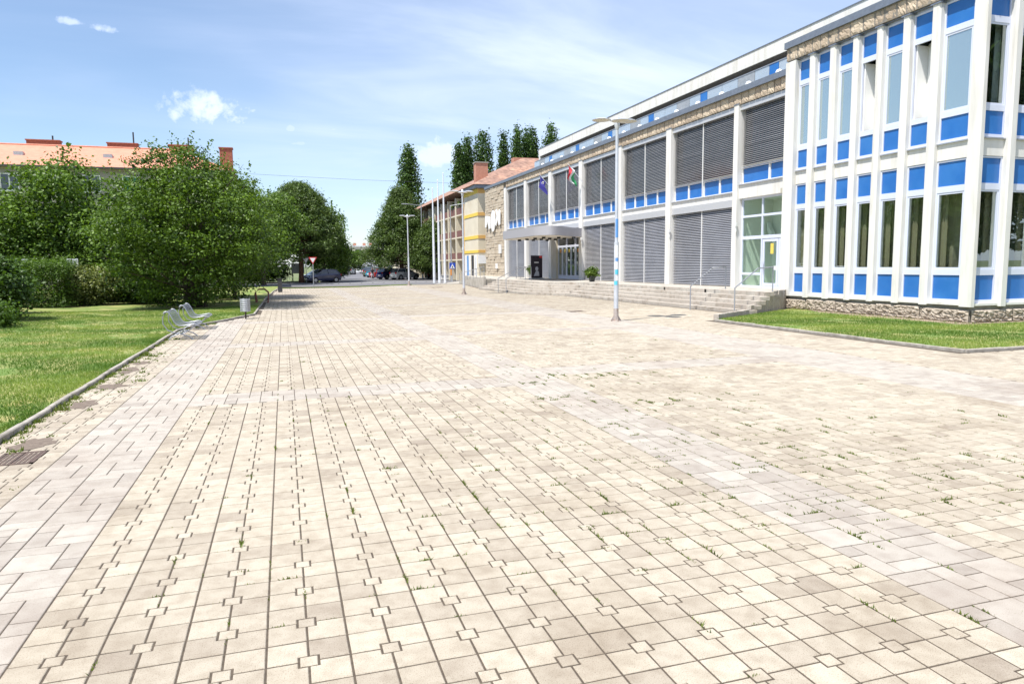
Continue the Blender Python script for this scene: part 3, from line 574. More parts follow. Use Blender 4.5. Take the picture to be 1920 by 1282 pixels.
for bi, (a, b) in enumerate(bays):
    mid = (a + b) / 2; door = bi == 0; entr = bi == 4 - 1 + 1 - 0 and False
    # upper storey: blind box, blinds, strip of blue panes, sill, spandrel beam
    p = MB(); p.box(20.3, 20.6, a, b, 8.76, 9.0); part('blind_box', p, 'blind_box', civ)
    lo = 5.88 + (.28 if door else 0); sill_z = 5.14 + (.3 if door else 0)
    halves = [(a + .04, mid - .03), (mid + .03, b - .04)] if not door else [(a + .12, b - .06)]
    for h0, h1 in halves: blind(h0, h1, lo + random.choice([0, 0, .03, -.02]), 8.76)
    if not door: q = MB(); q.box(20.37, 20.41, mid - .018, mid + .018, 5.14, 8.76); part('guide_rail', q, 'white_paint', civ)
    n = 4 if not door else 2; f = MB(); frame_rect(f, a + .02, b - .02, sill_z, lo + .12, 20.46, 20.54)
    wdt = (b - a - .04) / n
    for k in range(1, n): f.box(20.455, 20.545, a + .02 + k * wdt - .06, a + .02 + k * wdt + .06, sill_z, lo + .12)
    win = part('window', f, 'white_paint', civ)
    for k in range(n): q = MB(); q.box(20.5, 20.515, a + .02 + k * wdt + .07, a + .02 + (k + 1) * wdt - .07, sill_z + .07, lo + .06); part('blue_pane', q, 'blue_panel', win)
    q = MB(); q.box(20.28, 20.6, a, b, sill_z - .05, sill_z); part('sill', q, 'sill', civ)
    q = MB(); q.box(20.34, 20.61, a, b, 4.8, sill_z - .05); part('spandrel', q, 'white_wall', civ)
    if door: continue
    q = MB(); q.box(20.3, 20.6, a, b, 4.46, 4.8); part('blind_box', q, 'blind_box', civ)
    if bi == 4: continue
    for h0, h1 in halves: blind(h0, h1, ZT + .06, 4.46)
    q = MB(); q.box(20.37, 20.41, mid - .018, mid + .018, ZT, 4.46); part('guide_rail', q, 'white_paint', civ)
for y in (31.2, 25.2, 43.25):
    q = MB(); q.box(20.1, 20.2, y - .05, y + .05, 3.55, 3.72); q.box(20.14, 20.19, y - .02, y + .02, 3.3, 3.55); part('blind_sensor', q, 'white_paint', civ)
# frieze of rough stones under the roof edge
def rock_mesh(nm, wd, ht, dp, nx, nz, amp, sd, mt):
    r0 = np.random.default_rng(sd); v = []; 
    for j in range(nz + 1):
        for i in range(nx + 1):
            e = min(i, nx - i, j, nz - j) == 0; v.append((-dp * (.55 if e else 1) - (0 if e else r0.uniform(-1, 1) * amp), -wd / 2 + wd * i / nx + (0 if e else r0.normal(0, wd / nx * .18)), ht * j / nz + (0 if e else r0.normal(0, ht / nz * .15))))
    f = [(j * (nx + 1) + i, j * (nx + 1) + i + 1, (j + 1) * (nx + 1) + i + 1, (j + 1) * (nx + 1) + i) for j in range(nz) for i in range(nx)]
    n0 = len(v); v += [(.12, -wd / 2, 0), (.12, wd / 2, 0), (.12, wd / 2, ht), (.12, -wd / 2, ht)]; c = [0, nx, (nz + 1) * (nx + 1) - 1, nz * (nx + 1)]
    mb = MB(); mb.add(v, f); me = mesh(nm, mb, mt); return me
rocks = [rock_mesh('frieze_stone', .5, .47, .045, 7, 6, .018, s, 'rock') for s in range(6)]
def frieze(y0, y1, x, z, ht, rz=0, along='y'):
    p = y0
    while p < y1 - .1:
        wd = min(random.uniform(.36, .66), y1 - p); o = bpy.data.objects.new('frieze_stone', random.choice(rocks)); link(o, civ); c = Vector((x, p + wd / 2, z)) if along == 'y' else Vector((p + wd / 2, x, z))
        o.location = c - ORG[civ.name]; o.rotation_euler = (0, 0, rz); o.scale = (random.uniform(.8, 1.2), (wd - .022) / .5, ht / .47); q = random.uniform(.25, 1); o.color = (q, q, q, 1); p += wd
frieze(YJ + .04, 61.3, 20.26, 9.01, .49)
# stone end wall of the long wing, in courses
sw = MB(); z = 0.; 
while z < 9.45:
    h = min(random.choice([.24, .3, .36]), 9.49 - z); y = 61.9
    while y < YE - .05:
        wd = min(random.uniform(.45, 1.1), YE - y); dpt = random.uniform(0, .07); sw.box(20.22 - dpt, 20.63, y + .012, y + wd - .012, z + .012, z + h - .012, random.random()); y += wd
    z += h
sw.box(20.27, 20.64, 61.9, YE - .01, 0, 9.45, .1); part('stone_facing', sw, 'rock_wall', civ, kind='stuff')
em = MB()
def disc(cy, cz, ry, rz, k=18, rot=0): return [(cy + ry * math.cos(2 * math.pi * i / k + rot), cz + rz * math.sin(2 * math.pi * i / k + rot)) for i in range(k)]
em.extr(disc(65.0, 6.15, .75, 1.05), 'x', 20.0, 20.08)
em.extr([(66.0, 5.5), (66.5, 5.4), (66.9, 6.2), (67.5, 5.6), (67.9, 5.7), (67.8, 6.8), (66.9, 6.75), (66.1, 6.6)], 'x', 20.0, 20.08)
em.extr([(62.6, 5.7), (63.0, 5.6), (63.3, 6.2), (63.9, 5.6), (64.2, 5.8), (63.7, 6.6), (64.1, 7.1), (63.8, 7.2), (63.3, 6.8), (62.9, 7.1), (62.5, 6.9)], 'x', 20.0, 20.08)
part('emblem', em, 'white_paint', civ, label='white cut-out emblem mounted on the stone end wall')
q = MB(); q.box(20.0, 20.15, 62.6, 63.1, 2.95, 3.8); part('notice_case', q, 'sign_white', civ); q = MB(); q.box(20.02, 20.15, 63.9, 64.3, 1.5, 2.0); part('notice_case', q, 'sign_white', civ)
# set-back top storey with railing
q = MB(); q.box(21.0, 30, 18, 54.3, 10.84, 11.45); part('top_fascia', q, 'white_wall', civ); q = MB(); q.box(20.97, 30.05, 18, 54.35, 11.45, 11.49); part('fascia_flashing', q, 'roof_slate', civ)
q = MB(); q.box(21.0, 30, 54.0, 54.28, 9.75, 10.84); part('top_end_wall', q, 'white_wall', civ)
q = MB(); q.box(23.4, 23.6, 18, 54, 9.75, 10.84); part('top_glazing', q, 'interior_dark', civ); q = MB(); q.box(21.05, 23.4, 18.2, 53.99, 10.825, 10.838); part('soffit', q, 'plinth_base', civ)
for y in np.arange(23, 53.5, 1.95): q = MB(); q.box(21.7, 21.82, y, y + .12, 9.75, 10.825); q.box(21.6, 22.3, y - .08, y + .2, 10.66, 10.824); part('post', q, 'dark_grey', civ)
k = 0; y = YJ + .3
while y < 53.5:
    wd = [1.25, .62, 1.0, 1.25, 1.25][k % 5]; q = MB(); q.box(20.44, 20.46, y, y + wd - .03, 9.79, 10.3); part('railing_panel', q, ['glass_rail', 'blue_panel', 'glass_rail', 'galvanised', 'glass_rail'][k % 5], civ); y += wd; k += 1
q = MB(); q.box(20.42, 20.48, YJ + .3, 53.6, 10.3, 10.34); part('handrail', q, 'steel', civ)
dm = MB(); dm.lathe([(.15, 0), (.14, .05), (.1, .12), (.04, .15)], n=12); dme = mesh('dome_light', dm, 'white_paint', 60)
for y in np.arange(22.6, 53, 2.05): o = bpy.data.objects.new('dome_light', dme); link(o, civ); o.location = Vector((20.27, y, 9.752)) - ORG[civ.name]
# side door bay
a, b = YJ + .12, 25.25; f = MB(); x0, x1 = 20.5, 20.58; frame_rect(f, a, b, ZT, 4.8, x0, x1, .09); ydv = 23.75
f.box(x0 - .003, x1 + .003, ydv - .045, ydv + .045, ZT + .09, 4.71); f.box(x0 - .004, x1 + .004, a + .09, b - .09, 3.92, 4.02); f.box(x0 - .005, x1 + .005, a + .09, b - .09, 2.93, 3.08); f.box(x0 - .006, x1, a + .22, a + .36, ZT, 4.71); f.box(x0 - .002, x1, ydv + .045, b - .09, 1.32, 1.42)
dw = part('side_entrance', f, 'frame', civ)
for (g0, g1, z0, z1) in ((ydv + .05, b - .1, ZT + .1, 1.31), (ydv + .05, b - .1, 1.43, 2.92), (ydv + .05, b - .1, 3.09, 3.91), (ydv + .05, b - .1, 4.03, 4.7), (a + .37, ydv - .05, 3.09, 3.91), (a + .37, ydv - .05, 4.03, 4.7)):
    q = MB(); q.box(20.535, 20.545, g0, g1, z0, z1); part('glass', q, 'glass_lobby', dw)
for g0, g1 in ((a + .38, 22.6), (22.62, ydv - .06)):
    q = MB(); frame_rect(q, g0, g1, ZT + .1, 2.91, 20.51, 20.57, .12); q.box(20.44, 20.47, g0 + .1 if g0 < 22 else g1 - .14, g0 + .14 if g0 < 22 else g1 - .1, 1.5, 1.9); part('door_leaf', q, 'frame', dw)
    q = MB(); q.box(20.535, 20.545, g0 + .13, g1 - .13, ZT + .23, 2.78); part('glass', q, 'glass_lobby', dw)
q = MB(); q.box(20.52, 20.53, 22.95, 23.15, 2.25, 2.7); part('door_sign', q, 'yellow_sign', dw); q = MB(); q.box(20.52, 20.53, 22.35, 22.9, 1.55, 1.72); part('door_sign', q, 'sign_white', dw); q = MB(); q.box(20.52, 20.53, 22.2, 22.35, 3.14, 3.34); part('door_sign', q, 'sign_red', dw)
q = MB(); q.box(22.2, 22.3, 21.4, 25.26, ZT, 4.8); q.box(20.65, 22.3, 25.26, 25.3, ZT, 4.8); q.box(20.65, 22.3, 21.36, 21.4, ZT, 4.8); part('lobby_wall', q, 'lobby_paint', civ); q = MB(); q.box(20.63, 22.2, 21.4, 25.25, 4.8, 4.85); part('lobby_ceiling', q, 'lobby_paint', civ); q = MB(); q.box(20.63, 22.2, 21.4, 25.25, ZT - .1, ZT - .001); part('lobby_floor', q, 'lobby_paint', civ)
# (the solid core is opened here for the lobby)
q = MB(); q.add([(22.05, 23.4, .8), (22.05, 25.2, 3.4), (22.05, 25.2, 3.75), (22.05, 23.4, 1.15), (21.85, 23.4, .8), (21.85, 25.2, 3.4), (21.85, 25.2, 3.75), (21.85, 23.4, 1.15)], [(0, 1, 2, 3), (4, 5, 6, 7), (3, 2, 6, 7), (0, 1, 5, 4)]); part('lobby_stair', q, 'white_cloth', civ)
q = MB(); q.box(20.05, 20.3, 21.75, 22.0, 4.75, 4.95); q.box(20.1, 20.34, 21.8, 21.9, 4.95, 5.2); part('wall_light', q, 'lens', civ)
# main entrance under the canopy
a, b = PIL[3][1], PIL[4][0]; f = MB(); x0, x1 = 20.78, 20.88; frame_rect(f, a + .3, b, ZT, 4.4, x0, x1, .08); f.box(x0 - .003, x1 + .003, a + .38, b - .08, 3.15, 3.3); f.box(x0 - .004, x1 + .004, a + .38, b - .08, ZT, ZT + .28)
n = 6; wd = (b - a - .3) / n
for k in range(1, n): t_ = .09 if k % 2 == 0 else .05; f.box(x0 - .005, x1 + .005, a + .3 + k * wd - t_, a + .3 + k * wd + t_, ZT, 4.4 if k % 2 == 0 else 3.15)
me_ = part('main_entrance', f, 'frame', civ)
for k in range(n):
    q = MB(); q.box(20.82, 20.83, a + .3 + k * wd + .06, a + .3 + (k + 1) * wd - .06, ZT + .29, 3.14); part('glass', q, 'glass', me_)
    q = MB(); q.tube([(20.72, a + .3 + k * wd + .1, 1.85), (20.72, a + .3 + (k + 1) * wd - .1, 1.85)], .02, 6); part('push_bar', q, 'steel', me_)
    q = MB(); q.box(20.815, 20.818, a + .3 + k * wd + .25, a + .3 + k * wd + .5, 2.75, 2.98); part('door_sticker', q, random.choice(['yellow_sign', 'sign_red', 'orange', 'sign_white']), me_)
q = MB(); q.box(20.55, 20.85, a, a + .3, ZT, 4.46); q.box(20.55, 20.85, b + .001, b + .02, ZT, 4.46); part('entrance_reveal', q, 'render_cream', civ)
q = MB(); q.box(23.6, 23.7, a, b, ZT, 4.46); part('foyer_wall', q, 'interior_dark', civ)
# canopy
cp = [(20.19, 49.6), (16.6, 49.6), (16.25, 49.3), (16.15, 48.7)]
cp += [(16.15, 42.2)] + [(16.15 + .9 * (1 - math.cos(t)), 42.2 - 1.5 * math.sin(t)) for t in np.linspace(.2, math.pi / 2, 7)] + [(17.05 + 3.14 * s, 40.7 + 2.6 * (s * s * (3 - 2 * s))) for s in np.linspace(.12, 1, 9)]
q = MB(); q.prism(cp, 3.78, 4.38); cano = part('canopy', q, 'canopy_grey', civ, 35)
ins = [(18.2 + (x - 18.2) * .94, 45.2 + (y - 45.2) * .94) for x, y in cp]; q = MB(); q.prism(ins, 3.74, 3.779); part('canopy_underside', q, 'canopy_under', cano)
dl = MB(); dl.lathe([(.13, -.12), (.13, .0)], n=10); dlm = mesh('downlight', dl, 'black')
for i in range(4):
    for j in range(3): o = bpy.data.objects.new('downlight', dlm); link(o, cano); o.location = Vector((17.1 + j * 1.1, 42.6 + i * 1.75, 3.739)) - ORG[civ.name]
# flags on the facade
def flag(y, cols, label, ring_=False):
    r0 = root('flag', (20.2, y, 7.7), label, 'flag', 'flags on the facade above the canopy'); p = MB(); p.tube([(20.25, y, 7.5), (19.1, y, 8.75)], .02, 6); part('staff', p, 'white_pole', r0)
    n = len(cols)
    for s in range(n):
        q = MB(); K = 8; 
        for i in range(2):
            for j in range(K + 1):
                t = (s + i) / n; h = j / K; q.v.append((19.15 + t * .6 + .1 * math.sin(h * 5 + t * 3), y + .13 * math.sin(h * 6 + t * 7) + t * .15, 8.7 - t * .58 - h * .95 + .06 * math.sin(t * 9)))
        q.f = [(j, j + 1, K + 2 + j, K + 1 + j) for j in range(K)]; part('stripe' if n > 1 else 'cloth', q, cols[s], r0, 80)
    if ring_:
        q = MB()
        for i in range(12):
            a_ = i * math.pi / 6; t = .5 + .2 * math.cos(a_); h = .5 + .2 * math.sin(a_); cx, cy, cz = 19.15 + t * .6 + .1 * math.sin(h * 5 + t * 3) - .02, y + .13 * math.sin(h * 6 + t * 7) + t * .15 - .02, 8.7 - t * .58 - h * .95; q.box(cx - .03, cx + .03, cy - .02, cy - .005, cz - .03, cz + .03)
        part('star_ring', q, 'star', r0)
flag(49.0, ['flag_blue'], 'dark blue flag with a ring of stars hanging over the canopy', True); flag(43.2, ['flag_red', 'flag_white', 'flag_green'], 'red, white and green striped flag hanging right of the blue one')

# ---- right wing
YC = 12.64
RP = [(19.70, 19.99), (18.61, 18.92), (17.53, 17.81), (16.47, 16.74), (15.36, 15.65), (14.24, 14.55)]
q = MB(); q.box(XR, 20.3, 20.74, YJ, .53, 9.74); q.box(XR + .02, 20.1, YJ, YJ + .02, 9.0, 9.7); part('wing_wall', q, 'white_wall', civ)
q = MB(); q.box(XR + .02, 34, YC + .02, YJ - .01, 9.8, 10.3); q.box(20.3, 34, YJ - .012, YJ + .3, 9.76, 10.3); part('wing_roof', q, 'plinth_base', civ)
q = MB(); q.box(XR - .07, 34, YC - .07, YJ + .05, 10.27, 10.52); part('roof_edge', q, 'roof_slate', civ)
frieze(YC + .1, YJ, XR + .05, 9.79, .48); frieze(XR + .1, 27, YC + .05, 9.79, .48, rz=math.pi / 2, along='x')
q = MB(); q.box(XR + .08, 34, YC + .08, YJ - .02, 9.76, 9.79); part('head_flashing', q, 'roof_slate', civ)
q = MB(); q.box(19.72, 34, 12.76, YJ - .03, -.3, .53); part('plinth', q, 'plinth_base', civ)
q = MB(); q.box(19.66, 34, 12.70, YJ - .015, .53, .60); part('plinth_ledge', q, 'white_wall', civ)
for i, (p, qn) in enumerate([(12.75, 14.5), (14.5, 16.3), (16.3, 18.2), (18.2, 19.8), (19.8, 21.25)]):
    o = bpy.data.objects.new('plinth_stone', rock_mesh('plinth_stone', qn - p - .02, .38 + .03 * (i % 2), .085, 30, 10, .034, 50 + i, 'rock_plinth')); link(o, civ); o.location = Vector((19.72, (p + qn) / 2, .02)) - ORG[civ.name]
for i, (p, qn) in enumerate([(19.72, 21.4), (21.4, 23.2), (23.2, 25.2)]):
    o = bpy.data.objects.new('plinth_stone', rock_mesh('plinth_stone', qn - p - .02, .38, .085, 30, 10, .034, 60 + i, 'rock_plinth')); link(o, civ); o.location = Vector(((p + qn) / 2, 12.76, .02)) - ORG[civ.name]; o.rotation_euler = (0, 0, math.pi / 2)
def wbox(mb, face, a0, a1, d0, d1, z0, z1):
    """box on a facade: a along the wall, d depth behind the pilaster front"""
    if face == 'W': mb.box(XR + d0, XR + d1, a0, a1, z0, z1)
    else: mb.box(a0, a1, YC + d0, YC + d1, z0, z1)
def wing_window(face, a0, a1, zs, top, state):
    """zs: sill, blue0,blue1, glass0,glass1, blue2, blue3"""
    zsill, b0, b1, g0, g1, b2, b3 = zs; t = .05; f = MB()
    for s0, s1 in ((a0, a0 + t), (a1 - t, a1)): wbox(f, face, s0, s1, .20, .27, zsill, b3 + .05)
    for z0, z1 in ((zsill, b0), (b1, g0), (g1, b2), (b3, b3 + .05)): wbox(f, face, a0 + t, a1 - t, .201, .269, z0, z1)
    wn_ = part('window', f, 'frame', civ)
    for z0, z1 in ((b0, b1), (b2, b3)): q = MB(); wbox(q, face, a0 + t, a1 - t, .232, .25, z0, z1); part('blue_panel', q, 'blue_panel', wn_)
    q = MB(); wbox(q, face, a0 - .02, a1 + .02, .12, .21, zsill - .04, zsill - .001); part('sill', q, 'sill', wn_)
    s = MB()
    def sash(mb, c0, c1): 
        for s0, s1 in ((c0, c0 + .06), (c1 - .06, c1)): wbox(mb, face, s0, s1, .215, .26, g0, g1)
        for z0, z1 in ((g0, g0 + .06), (g1 - .06, g1)): wbox(mb, face, c0 + .06, c1 - .06, .216, .259, z0, z1)
    if state == 'open':
        # inward-opening sash swung back against the far jamb, white blind behind
        s = MB(); s.box(XR + .28, XR + .28 + (a1 - a0) * .8, a1 - .10, a1 - .05, g0, g1); so_ = part('open_sash', s, 'white_paint', wn_)
        q = MB(); q.add([(XR + .34, a0 + .05, g0 - .05), (XR + .75, a1 - .05, g0 - .05), (XR + .75, a1 - .05, g1 + .05), (XR + .34, a0 + .05, g1 + .05)], [(0, 1, 2, 3)]); part('roller_blind', q, 'white_cloth', wn_)
    else:
        sash(s, a0 + t, a1 - t); so_ = part('sash', s, 'frame', wn_)
        q = MB(); wbox(q, face, a0 + t + .06, a1 - t - .06, .235, .243, g0 + .06, g1 - .06); part('glass', q, state, wn_)
        q = MB(); c0 = a1 - t - .06
        cwv = MB(); K = 10
        for i in range(K + 1):
            p_ = (a1 + .13) - .3 * i / K if face == 'W' else (a1 + .1) - .24 * i / K; dd = .56 + .04 * math.sin(i * 2.2)
            for z_ in (g0 - .1, g1 + .1): cwv.v.append((XR + dd, p_, z_) if face == 'W' else (p_, YC + dd, z_))
        cwv.f = [(2 * i, 2 * i + 1, 2 * i + 3, 2 * i + 2) for i in range(K)]; part('curtain', cwv, 'curtain' if g0 < 5 else 'white_cloth', wn_)
LO = (.60, .70, 1.44, 1.62, 3.98, 4.17, 4.90); HI = (5.49, 5.59, 6.26, 6.43, 8.76, 8.94, 9.64)
edges = [20.74] + [e for p in RP for e in (p[1], p[0])] + [13.2]
wins = [(edges[i + 1], edges[i]) for i in range(0, len(edges), 2)]
up_state = ['glass_sky', 'glass_sky', 'glass_sky', 'open', 'glass_sky', 'open', 'glass_sky']
for i, (a0, a1) in enumerate(wins):
    wing_window('W', a0, a1, LO, 5.0, 'glass'); wing_window('W', a0, a1, HI, 9.74, up_state[i])
    q = MB(); wbox(q, 'W', a0, a1, .18, .45, 4.96, 5.45); part('spandrel', q, 'white_wall', civ); q = MB(); wbox(q, 'W', a0, a1, .19, .4, 9.69, 9.76); part('window_head', q, 'sill', civ)
for a0, a1 in RP:
    q = MB(); c = .05
    q.prism([(XR + .45, a0 - .012), (XR + .45, a1 + .012), (XR + c, a1), (XR, a1 - c), (XR, a0 + c), (XR + c, a0)], .50, 9.7); part('pilaster', q, 'white_wall', civ)
    q = MB(); q.box(XR - .03, XR + .3, a0 - .03, a1 + .03, 9.7, 9.75); part('pilaster_cap', q, 'roof_slate', civ)
q = MB(); q.prism([(XR + .45, 13.2), (XR + .16, 13.2), (XR + .16, 13.05), (XR, 13.05), (XR, YC), (XR + .02, YC), (XR + .13, YC), (XR + .13, YC + .45), (XR + .45, YC + .45)], .50, 9.75); part('corner_pilaster', q, 'white_wall', civ)
sp = [(XR + .13, 20.74), (21.05, 22.1), (22.4, 23.45), (23.75, 24.8)]
for i, (a0, a1) in enumerate(sp):
    if i == 0: a0, a1 = 19.76, 20.74
    wing_window('S', a0, a1, LO, 5, 'glass'); wing_window('S', a0, a1, HI, 9.7, 'glass')
    q = MB(); wbox(q, 'S', a0, a1, .18, .45, 4.96, 5.45); part('spandrel', q, 'white_wall', civ); q = MB(); wbox(q, 'S', a0, a1, .19, .4, 9.69, 9.76); part('window_head', q, 'sill', civ)
    q = MB(); q.prism([(a1, YC + .45), (a1, YC + .05), (a1 + .05, YC), (a1 + .25, YC), (a1 + .3, YC + .05), (a1 + .3, YC + .45)], .50, 9.75); part('pilaster', q, 'white_wall', civ)
# rooms behind the wing windows
for z0, z1 in ((.55, .6), (5.05, 5.4)): q = MB(); q.box(XR + .5, 33.9, YC + .5, YJ - .06, z0, z1); part('floor_slab', q, 'interior', civ)
q = MB(); q.box(25.2, 25.3, YC + .5, YJ - .1, .6, 9.7); q.box(XR + .5, 25.2, YJ - .2, YJ - .1, .6, 9.7); part('room_wall', q, 'interior', civ)
q = MB(); q.box(25, 34, YC + .3, YC + .45, .5, 9.75); part('wing_wall', q, 'white_wall', civ)
for i, (a0, a1) in enumerate(wins):
    q = MB(); q.box(XR + .9, XR + 1.25, a1 - .12, a1 + .12, .6, 5.05); part('room_column', q, 'curtain', civ)

# ------------------------------------------------------------------ terrace, steps, ramp
ter = bpy.data.objects.new('terrace', None); link(ter, None, kind='structure'); ORG[ter.name] = Vector((0, 0, 0))
def front(i): 
    d_ = .36 * i; return [(16.2 + d_, 18.72 + d_ * .66), (16.2 + d_, 36.4 + d_ * .45), (14.6 + d_, 39.5 + d_ * .45), (14.6 + d_, 50.6)]
fr = front(4); q = MB(); q.prism([(fr[0][0], fr[0][1]), (19.75, 21.1), (20.9, 21.1), (20.9, 69), (17.9, 69), (16.2, 50.6), fr[3], fr[2], fr[1]], [-.2] * 9, ZT - .004)
part('terrace_floor', q, 'concrete', ter)
blk = {}
def lay(name, A, B, wd, z0, z1, step, mt, owner, nudge=.0):
    A, B = Vector(A), Vector(B); ln = (B - A).length; n = max(1, round(ln / step)); dr = (B - A) / ln; an = math.atan2(dr.y, dr.x); key = (round(ln / n, 2), wd, round(z1 - z0, 3), mt)
    if key not in blk:
        mb = MB(); h = ln / n / 2 - .007; c = .014; H = z1 - z0
        mb.add([(-h, -wd, 0), (h, -wd, 0), (h, 0, 0), (-h, 0, 0), (-h, -wd, H - c), (h, -wd, H - c), (h, 0, H - c), (-h, 0, H - c), (-h + c, -wd + c, H), (h - c, -wd + c, H), (h - c, 0, H), (-h + c, 0, H)], [(0, 1, 5, 4), (1, 2, 6, 5), (2, 3, 7, 6), (3, 0, 4, 7), (4, 5, 9, 8), (5, 6, 10, 9), (6, 7, 11, 10), (7, 4, 8, 11), (8, 9, 10, 11)]); blk[key] = mesh(name, mb, mt)
    for i in range(n):
        o = bpy.data.objects.new(name, blk[key]); link(o, owner); p = A + dr * (i + .5) * ln / n; o.location = (p.x, p.y, z0 + random.uniform(-.003, .003)); o.rotation_euler = (0, 0, an + random.gauss(0, .003)); t_ = random.uniform(.45, 1) - (.35 if random.random() < .13 else 0); o.color = (t_, t_, t_, 1)
for i in range(5):
    P_ = front(i)
    for A, B in zip(P_, P_[1:]): lay('step_block', B, A, -.44, .15 * i - .0, .15 * (i + 1) - .002 + (.002 if i == 4 else 0), 1.15, 'step_stone', ter)
# palisade of upright blocks closing the near end of the steps
A0, B0 = Vector((13.95, 17.3)), Vector((19.6, 21.0)); n = 30
for i in range(n):
    t_ = (i + .5) / n; p = A0 + (B0 - A0) * t_; z1 = .17 if t_ < .42 else min(.76, .17 + .15 * math.ceil((t_ - .42) / .145)); key = ('pal', round(z1, 2))
    if key not in blk: mb = MB(); mb.box(-.105, .105, -.09, .09, -.1, z1); blk[key] = mesh('palisade_block', mb, 'step_stone')
    o = bpy.data.objects.new('palisade_block', blk[key]); link(o, ter); o.location = (p.x, p.y, random.uniform(-.01, .01)); o.rotation_euler = (0, 0, math.atan2(B0.y - A0.y, B0.x - A0.x)); q_ = random.uniform(.35, .9); o.color = (q_, q_, q_, 1)
q = MB(); q.prism([(15.05, 50.75), (15.25, 50.75), (17.6, 69), (17.4, 69)], -.1, [.95, .95, .12, .12]); part('ramp_wall', q, 'concrete', ter)
q = MB(); q.prism([(15.25, 50.8), (17.9, 50.8), (19.3, 69), (17.6, 69)], -.2, [ZT - .01, ZT - .01, .02, .02]); part('ramp', q, 'concrete', ter)
def rail(name, pts, posts, label, r=.024):
    rt = root(name, (posts[0][0], posts[0][1], posts[0][2]), label, 'handrail', 'steel handrails on the terrace'); q = MB(); q.tube(pts, r, 8); part('top_rail', q, 'steel', rt, 60)
    for (x, y, z0, z1) in posts: q = MB(); q.tube([(x, y, z0 - .05), (x, y, z1)], r * .95, 8); part('post', q, 'steel', rt, 60)
    return rt
rail('handrail', [(15.78, 21.9, .95), (17.5, 22.95, 1.68), (18.6, 23.62, 1.70)], [(15.8, 21.92, 0, .97), (18.58, 23.6, .75, 1.70)], 'steel handrail on the near steps, left one of two')
rail('handrail', [(16.05, 19.3, .95), (17.5, 19.9, 1.66), (18.5, 20.3, 1.70)], [(16.06, 19.3, 0, .97), (18.48, 20.29, .75, 1.70)], 'steel handrail in front of the side glass door')
rail('handrail', [(14.15, 43.7, .95), (16.3, 45.5, 1.68), (17.0, 46.2, 1.70)], [(14.16, 43.71, 0, .97), (16.98, 46.18, .75, 1.70)], 'left steel handrail on the steps below the canopy')
rail('handrail', [(14.1, 41.7, .95), (16.1, 43.6, 1.68), (16.75, 44.24, 1.70)], [(14.11, 41.71, 0, .97), (16.74, 44.23, .75, 1.70)], 'right steel handrail on the steps below the canopy')
rr_ = rail('ramp_railing', [(15.15, 50.9, 1.75), (17.5, 69, 1.0)], [(15.15 + 2.35 * t, 50.9 + 18.1 * t, .75 - .7 * t, 1.75 - .75 * t) for t in np.linspace(0, 1, 9)], 'long low steel railing along the access ramp')
q = MB(); q.tube([(15.15, 50.9, 1.35), (17.5, 69, .6)], .016, 6); part('mid_rail', q, 'steel', rr_)
rr2 = rail('ramp_railing', [(18.0, 51.5, 1.75), (20.0, 57.5, 1.75)], [(18.0, 51.5, .75, 1.75), (19, 54.5, .75, 1.75), (20.0, 57.5, .75, 1.75)], 'short steel railing at the top of the ramp')
# planters and poster stand by the entrance
def planter(x, y, s, label, sd):
    rt = root('planter', (x, y, ZT), label, 'planter', 'potted plants by the main entrance'); q = MB(); n = [(-.17, -.17), (.17, -.17), (.17, .17), (-.17, .17)]; q.add([(a_ * s * .8, b_ * s * .8, 0) for a_, b_ in n] + [(a_ * s * 1.1, b_ * s * 1.1, .42 * s) for a_, b_ in n] + [(a_ * s * .98, b_ * s * .98, .42 * s) for a_, b_ in n] + [(a_ * s * .95, b_ * s * .95, .36 * s) for a_, b_ in n], [(0, 1, 2, 3), (0, 1, 5, 4), (1, 2, 6, 5), (2, 3, 7, 6), (3, 0, 4, 7), (4, 5, 9, 8), (5, 6, 10, 9), (6, 7, 11, 10), (7, 4, 8, 11), (12, 13, 14, 15)]); part('pot', q, 'dark_grey', rt, world=False)
    build_crown('plant', rt, crown_round(.42 * s, .42 * s, .65 * s, .3 * s, 60, .1, seed=sd), 30, .09 * s, .12, 'leaf_grape', up=.4)
planter(18.9, 38.6, .9, 'dark square planter with light green plant right of the entrance', 1); planter(19.3, 51.0, 1.1, 'planter partly behind the poster stand, left of the entrance', 2)
rt = root('poster_stand', (18.6, 48.2, ZT), 'tall black poster stand with a pale figure, beneath the canopy', 'sign'); q = MB(); q.box(18.1, 19.0, 48.1, 48.2, .85, 2.55); part('board', q, 'poster', rt); q = MB(); q.box(18.0, 19.1, 47.9, 48.4, .75, .85); part('foot', q, 'galvanised', rt)
q = MB(); q.extr(disc(18.55, 1.55, .12, .16), 'y', 48.08, 48.099); q.extr([(18.3, 1.0), (18.75, 1.0), (18.7, 1.35), (18.5, 1.42)], 'y', 48.08, 48.099); part('printed_figure', q, 'cloth_light', rt); q = MB(); q.box(18.35, 18.7, 48.085, 48.099, 1.98, 2.06); part('printed_line', q, 'sign_white', rt); q = MB(); q.box(18.75, 18.98, 48.085, 48.099, 2.35, 2.53); part('printed_corner', q, 'sign_red', rt)

